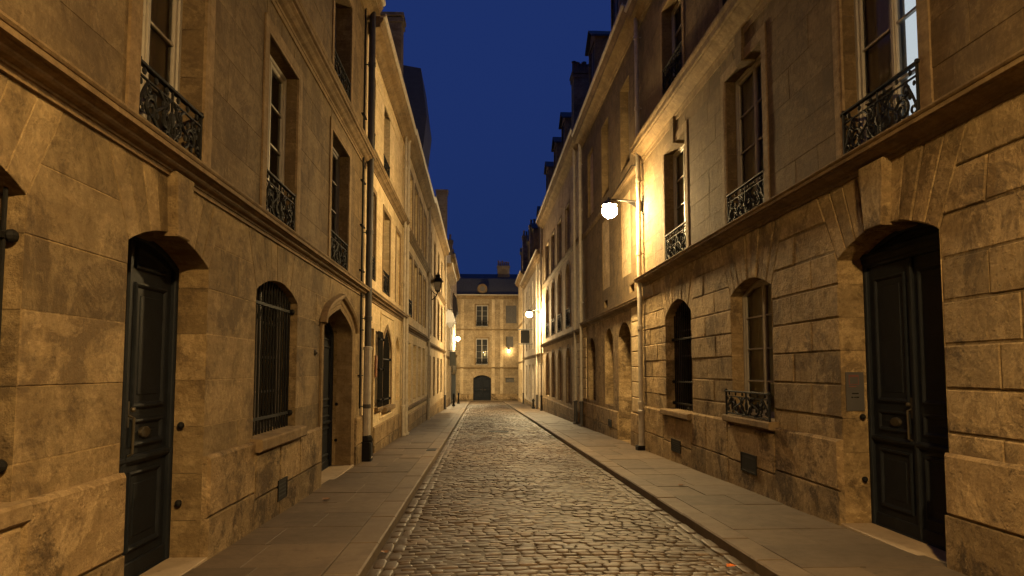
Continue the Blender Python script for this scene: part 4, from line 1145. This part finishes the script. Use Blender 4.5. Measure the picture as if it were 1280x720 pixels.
# cobbled roadway: every stone a domed block, rows across the street
mb = MB()
rc = random.Random(3)
def crown(x): t = (x-(KL+KR)/2)/((KR-KL)/2); return 0.035*(1-t*t)
def cobble(xa, xb, ya, yb, lod, tone):
    g = 0.004
    j = lambda: rc.uniform(-0.010, 0.010)
    q = [(xa+g+j(), ya+g+j()), (xb-g+j(), ya+g+j()), (xb-g+j(), yb-g+j()), (xa+g+j(), yb-g+j())]
    cx = sum(p[0] for p in q)/4; cy = sum(p[1] for p in q)/4
    dz = rc.uniform(-0.006, 0.005) + 0.010*sin(cx*2.1+1.3*sin(cy*0.7))*sin(cy*1.1+cx);
    tone *= 0.86 + 0.2*sin(cx*1.3+0.9*sin(cy*0.45)+2)*sin(cy*0.8+1.7*sin(cx)); tx = rc.uniform(-0.04, 0.04); ty = rc.uniform(-0.05, 0.05)
    def Z(x, y, h): return rz(y) + crown(x) + h + dz + tx*(x-cx) + ty*(y-cy)
    if lod == 0:
        o8 = []
        for i in range(4):
            p, a, b = q[i], q[i-1], q[(i+1) % 4]
            for r, f in ((a, rc.uniform(0.14, 0.24)), (b, rc.uniform(0.10, 0.22))):
                o8.append((p[0]+(r[0]-p[0])*f, p[1]+(r[1]-p[1])*f))
        V = []
        for s, h in ((1.0, -0.02), (0.99, -0.002), (0.945, 0.005), (0.72, 0.0085)):
            V += [(cx+(x-cx)*s, cy+(y-cy)*s, Z(x, y, h)) for x, y in o8]
        V.append((cx, cy, Z(cx, cy, 0.0095)))
        F = [(k*8+i, k*8+(i+1) % 8, (k+1)*8+(i+1) % 8, (k+1)*8+i) for k in range(3) for i in range(8)]
        F += [(24+i, 24+(i+1) % 8, 32) for i in range(8)]
    else:
        V = []
        for s, h in ((1.0, -0.03), (0.9, 0.006), (0.6, 0.012)): V += [(cx+(x-cx)*s, cy+(y-cy)*s, Z(x, y, h)) for x, y in q]
        F = [(k*4+i, k*4+(i+1) % 4, (k+1)*4+(i+1) % 4, (k+1)*4+i) for k in range(2) for i in range(4)] + [(8, 9, 10, 11)]
    mb.add(V, F, tone)
bedm = MB(); nx = 8
for i in range(83):
    yy = -6.0 + i
    bedm.v += [(KL + (KR-KL)*j/nx, yy, rz(yy) + crown(KL + (KR-KL)*j/nx) - 0.004) for j in range(nx+1)]; bedm.t += [1.0]*(nx+1)
bedm.f = [(i*(nx+1)+j, i*(nx+1)+j+1, (i+1)*(nx+1)+j+1, (i+1)*(nx+1)+j) for i in range(82) for j in range(nx)]
struct('road_bed', bedm, M['joint'])
y = -6.0; row = 0
while y < 76:
    h = rc.uniform(0.085, 0.13)
    lod = 0 if y < 34 else 1
    x = KL+0.27 + rc.uniform(-0.08, 0.04)
    rt = rc.uniform(0.85, 1.12)
    while x < KR-0.27:
        w = rc.uniform(0.12, 0.23)
        if x+w > KR-0.30: w = KR-0.22-x
        sk = 0.03*sin(x*1.7+row)
        cobble(x, x+w, y+sk, y+h+sk, lod, rt*rc.choice((0.6, 0.75, 0.85, 0.95, 1.0, 1.05, 1.15, 1.4)))
        x += w
    y += h; row += 1
y = -6.0
while y < 76:                     # gutter stones laid lengthwise along both kerbs
    l = rc.uniform(0.24, 0.42)
    for a in (KL+0.012, KL+0.135, KR-0.13, KR-0.255):
        o_ = rc.uniform(-0.05, 0.05)
        cobble(a, a+0.118, y+o_, y+l+o_, 0 if y < 34 else 1, rc.uniform(0.7, 1.05))
    y += l
struct('cobbled_road', mb, M['cob']).data.polygons.foreach_set('use_smooth', [True]*len(mb.f))

def topslab(mb, q, zf, th=0.25, bev=0.004, tone=1.0):
    n = len(q); cx = sum(p[0] for p in q)/n; cy = sum(p[1] for p in q)/n
    def ins(p, b):
        dx, dy = p[0]-cx, p[1]-cy
        return (p[0]-math.copysign(min(b, abs(dx)), dx), p[1]-math.copysign(min(b, abs(dy)), dy))
    V = [(x, y, zf(y)-th) for x, y in q] + [(x, y, zf(y)-bev) for x, y in q] + [(*ins((x, y), bev), zf(y)) for x, y in q]
    F = [tuple(range(2*n, 3*n))]
    for i in range(n):
        k = (i+1) % n
        F += [(i, k, n+k, n+i), (n+i, n+k, 2*n+k, 2*n+i)]
    mb.add(V, F, tone)
for nm, x0, x1, kx0, kx1 in (('pavement', XL-0.02, KL-0.32, KL-0.32, KL), ('pavement', KR+0.30, XR+0.02, KR, KR+0.30)):
    bed = MB(); zf = lambda y: gz(y)-0.012
    bed.add([(x0, YB, zf(YB)), (x1, YB, zf(YB)), (x1, YE-0.02, zf(YE)), (x0, YE-0.02, zf(YE))] if True else [], [(0, 1, 2, 3)], 1.9)
    struct('pavement_bed', bed, M['joint'])
    mb = MB(); y = YB; i = 0
    while y < 76.2:
        l = rc.uniform(0.72, 0.95)
        n = 2; off = rc.uniform(-0.22, 0.22)
        m = (x0+x1)/2 + off
        for a, b in ((x0, m), (m, x1)):
            dz = rc.uniform(-0.005, 0.005)
            topslab(mb, [(a+0.0015, y+0.0015), (b-0.0015, y+0.0015), (b-0.0015, y+l-0.0015), (a+0.0015, y+l-0.0015)], lambda yy, dz=dz: gz(yy)+dz, 0.1, 0.003, rc.uniform(0.74, 1.16))
        y += l; i += 1
    struct('pavement', mb, M['slab'])
    mb = MB(); y = YB
    while y < 76.2:
        l = rc.uniform(0.9, 1.5); dz = rc.uniform(-0.004, 0.006)
        topslab(mb, [(kx0+0.002, y+0.003), (kx1-0.002, y+0.003), (kx1-0.002, y+l-0.003), (kx0+0.002, y+l-0.003)], lambda yy, dz=dz: gz(yy)+dz+0.004, 0.3, 0.016, rc.uniform(0.88, 1.12))
        y += l
    struct('kerb', mb, M['kerb'])
mb = MB(); topslab(mb, [(-11, 76.25), (13, 76.25), (13, 78.4), (-11, 78.4)], lambda y: rz(y)+0.0, 0.2, 0.01); struct('cross_street', mb, M['slab'])
mb = MB(); topslab(mb, [(-11, 78.4), (13, 78.4), (13, 80.1), (-11, 80.1)], lambda y: rz(y)+0.11, 0.3, 0.01); struct('pavement', mb, M['slab'])

# ================================================================== LAMPS, LANTERN, SIGNS
def street_lamp(label, fr, u, d, v, stay=True, arm=True, r=0.20, bulb='bulb', size=1.0, skirt=0.0):
    c = fr.P(u, v, d); w = fr.P(u, v, 0)
    t = thing('street_lamp', label, 'street lamp', w, 'street lamps along the walls')
    if arm:
        b = MB()
        tube(b, [fr.P(u, v+0.10, -0.01), fr.P(u, v+0.13, d*0.5), fr.P(u, v+0.16, d)], 0.028, 8)
        box(b, fr, u-0.08, u+0.08, v-0.22, v+0.28, 0.0, 0.02, 0.006)
        addf(b, fr, [(u-0.006, v+0.09, 0.01), (u-0.006, v-0.18, 0.01), (u-0.006, v+0.10, min(0.45, d*0.5)), (u+0.006, v+0.09, 0.01), (u+0.006, v-0.18, 0.01), (u+0.006, v+0.10, min(0.45, d*0.5))], [(0, 1, 2), (3, 5, 4), (1, 4, 5, 2), (0, 3, 4, 1)])
        obj('bracket', b, M['lampbody'], t)
        if stay:
            s = MB(); tube(s, [fr.P(u, v+1.08, 0.3 if d < 1.5 else 0.0), fr.P(u, v+0.17, d*0.96)], 0.012, 6)
            if d < 1.5: tube(s, [fr.P(u, v+1.08, 0.3), fr.P(u, v+1.1, -0.01)], 0.012, 6)
            obj('stay', s, M['lampbody'], t)
    h = MB()
    R = (0.28 if skirt > 0.06 else 0.20)*size
    lathe(h, (c[0], c[1], c[2]), [(0.02, 0.22), (0.05, 0.21), (0.06, 0.15), (R*0.5, 0.12), (R*0.85, 0.08), (R, 0.02), (R, -skirt), (R*0.97, -skirt), (R*0.97, 0.03), (R*0.75, 0.08), (0.05, 0.10)], 20)
    obj('lamp_head', h, M['lampbody'], t)
    g = MB(); ball(g, (c[0], c[1], c[2]-(0.03 if skirt > 0.06 else 0.15)), r, (1, 1, 0.82 if skirt > 0.06 else 0.95), 20, 12)
    obj('bulb', g, M[bulb], t)
    return t
street_lamp('nearest glowing street lamp, on a wall arm by the tall drainpipe on the right', FRt, 17.55, 0.90, 6.05)
street_lamp('second glowing street lamp down the right side, on the pale rendered wall', FRt, 47.3, 0.87, 5.75, bulb='bulbfar')
street_lamp('glowing street lamp on the left wall above the lit shop', FL, 70.0, 0.36, 5.1, stay=False, bulb='bulbfar')
street_lamp('small low lamp on the wall at the street end', FE, 3.35, 0.32, 4.15, stay=False, r=0.12, bulb='bulbend', size=0.8)
street_lamp('long armed street lamp high over the near end of the street', FRt, -0.8, 3.0, 5.95, bulb='bulbnear', skirt=0.08)

# old wall lantern, unlit
lx, ly, lz = XL+0.34, 37.0, 6.3
t = thing('wall_lantern', 'old black four sided lantern, unlit, on the left wall', 'lantern', (XL, ly, lz))
b = MB()
tube(b, [(XL-0.01, ly, lz-0.75), (XL+0.10, ly, lz-0.72), (XL+0.26, ly, lz-0.55), (lx, ly, lz-0.30)], 0.028, 8)
tube(b, [(XL-0.01, ly, lz-0.2), (XL+0.12, ly, lz-0.38), (XL+0.28, ly, lz-0.48)], 0.02, 8)
lathe(b, (lx, ly, lz-0.30), [(0.0, -0.06), (0.05, -0.04), (0.10, 0.0), (0.14, 0.03)], 8)
obj('bracket', b, M['iron'], t)
f = MB()
for i in range(4):
    a = pi/4+pi/2*i; ca, sa = cos(a), sin(a)
    tube(f, [(lx+0.16*ca, ly+0.16*sa, lz-0.27), (lx+0.27*ca, ly+0.27*sa, lz+0.22)], 0.016, 6)
for rr, zz in ((0.16, lz-0.27), (0.27, lz+0.22)):
    tube(f, [(lx+rr*cos(pi/4+pi/2*i), ly+rr*sin(pi/4+pi/2*i), zz) for i in range(5)], 0.02, 6)
lathe(f, (lx, ly, lz+0.22), [(0.32, 0.0), (0.30, 0.03), (0.17, 0.20), (0.13, 0.22), (0.12, 0.32), (0.15, 0.34), (0.08, 0.42), (0.03, 0.44), (0.03, 0.5), (0.0, 0.54)], 8)
obj('lantern_frame', f, M['iron'], t)
g = MB()
r0, r1 = 0.15, 0.255
V = [(lx+r*cos(pi/4+pi/2*i), ly+r*sin(pi/4+pi/2*i), z) for r, z in ((r0, lz-0.27), (r1, lz+0.22)) for i in range(4)]
g.add(V, [(i, (i+1) % 4, 4+(i+1) % 4, 4+i) for i in range(4)] + [(3, 2, 1, 0)])
obj('pane', g, M['milk'], t)

# intercom on the jamb of the right-hand door (faces the viewer)
jamb = Fr((XR, 7.95), (1, 0), (0, -1), False)
def jp(mb, a, b, c, d, e0, e1, bev=0.002): box(mb, jamb, a, b, c, d, e0, e1, bev)
t = thing('intercom_panel', 'tall steel intercom plate on the stone jamb beside the black door', 'intercom', (XR+0.16, 7.95, 1.45))
mb = MB(); jp(mb, 0.05, 0.27, 1.24, 1.70, -0.004, 0.014); obj('plate', mb, M['steel'], t)
mb = MB(); jp(mb, 0.09, 0.20, 1.555, 1.645, 0.0135, 0.018); obj('name_window', mb, M['steel'], t)
mb = MB()
ring(mb, jamb, [(0.085, 1.55), (0.205, 1.55), (0.205, 1.65), (0.085, 1.65)], [(0, 0.014), (0, 0.019), (0.008, 0.019), (0.008, 0.014)])
jp(mb, 0.085, 0.205, 1.652, 1.668, 0.0135, 0.017); jp(mb, 0.085, 0.175, 1.522, 1.532, 0.0135, 0.017)
obj('window_rim', mb, M['red'], t)
mb = MB()
for (a, b, c) in ((0.12, 0.20, 1.44), (0.11, 0.135, 1.395), (0.145, 0.165, 1.395), (0.17, 0.205, 1.395)):
    jp(mb, a, b, c, c+0.014, 0.0135, 0.018)
obj('button', mb, M['iron'], t)

# projecting dark box sign on the pale right-hand house
t = thing('projecting_sign', 'dark box sign projecting from the pale house on the right', 'sign', (XR, 56.0, 4.4))
mb = MB(); box(mb, FRt, 55.7, 55.95, 3.95, 5.0, 0.25, 0.95, 0.02); obj('sign_box', mb, M['iron'], t)
for v in (5.06, 3.88):
    mb = MB(); box(mb, FRt, 55.75, 55.9, v-0.04, v+0.04, -0.01, 1.15, 0.006); obj('bracket', mb, M['lampbody'], t)
# dark projecting sign on the left before the shop
t = thing('projecting_sign', 'small dark flat sign projecting from the left wall before the lit shop', 'sign', (XL, 57.0, 2.7))
mb = MB(); box(mb, FL, 56.9, 57.02, 2.1, 3.3, 0.12, 0.62, 0.012); obj('sign_board', mb, M['shopdk'], t)
mb = MB(); tube(mb, [FL.P(56.96, 3.36, -0.01), FL.P(56.96, 3.36, 0.66)], 0.02, 6); obj('bracket', mb, M['iron'], t)

# folded white canopy high on the left wall
def canopy(label, u, v, w, h, p, mat, name='wall_canopy'):
    t = thing(name, label, 'canopy', FL.P(u, v, 0))
    mb = MB()
    P = [(u-w/2, v+h*0.5, 0.02), (u+w/2, v+h*0.5, 0.02), (u+w/2, v+h*0.30, p*0.75), (u-w/2, v+h*0.34, p*0.6), (u-w/2, v-h*0.2, p), (u+w/2, v-h*0.25, p*1.1), (u, v-h*0.5, p*0.35), (u-w/2, v-h*0.25, 0.02), (u+w/2, v-h*0.25, 0.02)]
    addf(mb, FL, P, [(0, 3, 2, 1), (3, 4, 5, 2), (0, 7, 4, 3), (1, 2, 5, 8), (4, 6, 5), (7, 6, 4), (8, 5, 6)])
    obj('cloth', mb, M[mat], t)
    mb = MB(); tube(mb, [FL.P(u, v+h*0.5, -0.01), FL.P(u, v+h*0.45, p*0.7)], 0.02, 6); obj('canopy_arm', mb, M['iron'], t)
canopy('faceted pale cloth canopy high on the left wall before the shop lamp', 53.0, 5.75, 1.2, 1.5, 0.72, 'canvas')
canopy('dark folded cloth hanging on the white wall above the pale canopy', 66.0, 7.9, 1.2, 2.6, 0.5, 'canvdk', 'folded_cloth')

# bollards by the shop
for x, y, lab in ((-2.2, 58.0, 'black bollard standing nearest on the pavement before the shop'), (-2.05, 66.0, 'black bollard further along the pavement beside the shop window')):
    mb = MB(); z = gz(y)
    lathe(mb, (x, y, z), [(0.13, -0.05), (0.13, 0.10), (0.09, 0.14), (0.075, 0.8), (0.10, 0.84), (0.10, 0.9), (0.07, 1.0), (0.0, 1.06)], 12)
    o = obj('bollard', mb, M['iron'], None, loc=(x, y, z)); o['label'] = lab; o['category'] = 'bollard'; o['group'] = 'bollards by the shop'
mb = MB(); x, y = XR-0.35, 50.5; z = gz(y)
lathe(mb, (x, y, z), [(0.12, -0.05), (0.12, 0.12), (0.08, 0.16), (0.07, 0.5), (0.11, 0.6), (0.06, 0.72), (0.0, 0.76)], 10)
o = obj('bollard', mb, M['iron'], None, loc=(x, y, z)); o['label'] = 'short black post against the pale right wall by the second lamp'; o['category'] = 'bollard'

# manhole cover
mb = MB(); mx, my = 0.72, 26.0
for r0, r1, h in ((0.0, 0.24, 0.018), (0.255, 0.31, 0.018), (0.32, 0.38, 0.02)):
    z = rz(my)+crown(mx)+0.012
    lathe(mb, (mx, my, z), [(r1, -0.05), (r1, h-0.014), (r0, h-0.014)], 28)
o = obj('manhole_cover', mb, M['iron'], None, loc=(mx, my, rz(my))); o['label'] = 'dark round manhole cover set in the far cobbles'; o['category'] = 'manhole cover'
mb = MB(); topslab(mb, [(-1.36, 17.6), (-1.12, 17.6), (-1.12, 18.2), (-1.36, 18.2)], lambda y: gz(y)+0.013, 0.05, 0.006)
o = obj('access_plate', mb, M['iron'], None, loc=(-1.24, 17.9, gz(17.9))); o['label'] = 'small rectangular iron plate let into the left kerb'; o['category'] = 'utility cover'

# fallen leaves
def leaf(x, y, z, s, a, mat, label, cat='leaf'):
    mb = MB(); P = []
    n = 9
    for i in range(n+1):
        t_ = i/n; w = s*0.42*sin(pi*t_)**0.7*(1+0.25*sin(t_*18))
        for sg in (-1, 0, 1):
            px, py = (t_-0.5)*s, sg*w
            P.append((x+px*cos(a)-py*sin(a), y+px*sin(a)+py*cos(a), z+0.012+abs(sg)*0.35*w+0.25*s*(t_-0.5)**2))
    mb.add(P, [(i*3+j, i*3+j+1, i*3+j+4, i*3+j+3) for i in range(n) for j in (0, 1)])
    o = obj('fallen_leaf', mb, M[mat], None, loc=(x, y, z)); o['label'] = label; o['category'] = cat; o['group'] = 'fallen leaves'
leaf(2.40, 6.55, rz(6.55)+0.016, 0.11, 0.5, 'leaf', 'bright orange fallen leaf in the gutter by the right kerb')
leaf(-0.12, 7.6, rz(7.6)+0.045, 0.09, 1.3, 'red', 'tiny reddish fallen leaf on the near cobbles')
leaf(-0.98, 7.3, rz(7.3)+0.012, 0.10, 2.0, 'leafbr', 'small brown fallen leaf in the left gutter')
leaf(3.3, 11.2, gz(11.2), 0.12, 0.3, 'leafbr', 'pale brown fallen leaf lying on the right pavement')
leaf(-2.2, 10.1, gz(10.1), 0.14, 0.9, 'leafbr', 'curled brown fallen leaf on the left pavement near the wall')

# ================================================================== SKY, CAMERA, RENDER
w = bpy.data.worlds.new('World'); sc.world = w; w.use_nodes = True
nt = w.node_tree; nt.nodes.clear()
sky = nt.nodes.new('ShaderNodeTexSky'); sky.sky_type = 'NISHITA'; sky.sun_disc = False
sky.sun_elevation = radians(-4.0); sky.sun_rotation = radians(200); sky.altitude = 50; sky.ozone_density = 4.0
bg = nt.nodes.new('ShaderNodeBackground'); bg.inputs['Strength'].default_value = 1.0
out = nt.nodes.new('ShaderNodeOutputWorld')
tint = nt.nodes.new('ShaderNodeMix'); tint.data_type = 'RGBA'; tint.blend_type = 'ADD'; tint.inputs[0].default_value = 1.0
tint.inputs[7].default_value = (0.0095, 0.026, 0.115, 1)      # deep dusk blue of the whole dome
gain = nt.nodes.new('ShaderNodeVectorMath'); gain.operation = 'SCALE'; gain.inputs['Scale'].default_value = 1.0
nt.links.new(sky.outputs[0], gain.inputs[0]); nt.links.new(gain.outputs[0], tint.inputs[6])
nt.links.new(tint.outputs[2], bg.inputs['Color']); nt.links.new(bg.outputs[0], out.inputs['Surface'])

cd = bpy.data.cameras.new('camera'); cam = bpy.data.objects.new('camera', cd); COL.objects.link(cam)
cd.sensor_width = 36; cd.lens = 853/1280*36; cd.shift_y = 43/1280
cd.clip_start = 0.05; cd.clip_end = 1000
cam.location = (0, 0, 1.72)
cam.rotation_euler = (pi/2 + atan(60/853), 0, -atan(40/853))
sc.camera = cam

sc.render.engine = 'CYCLES'
cy = sc.cycles
cy.use_denoising = True
cy.use_adaptive_sampling = True; cy.adaptive_threshold = 0.02; cy.adaptive_min_samples = 32
try: cy.denoiser = 'OPENIMAGEDENOISE'
except Exception: pass
cy.max_bounces = 6; cy.diffuse_bounces = 2; cy.glossy_bounces = 3; cy.transparent_max_bounces = 6
cy.sample_clamp_indirect = 4.0; cy.use_light_tree = True
cy.caustics_reflective = False; cy.caustics_refractive = False
vs_ = sc.view_settings
vs_.view_transform = 'Standard'; vs_.look = 'None'; vs_.gamma = 1.0; vs_.exposure = 0.0; vs_.use_curve_mapping = False
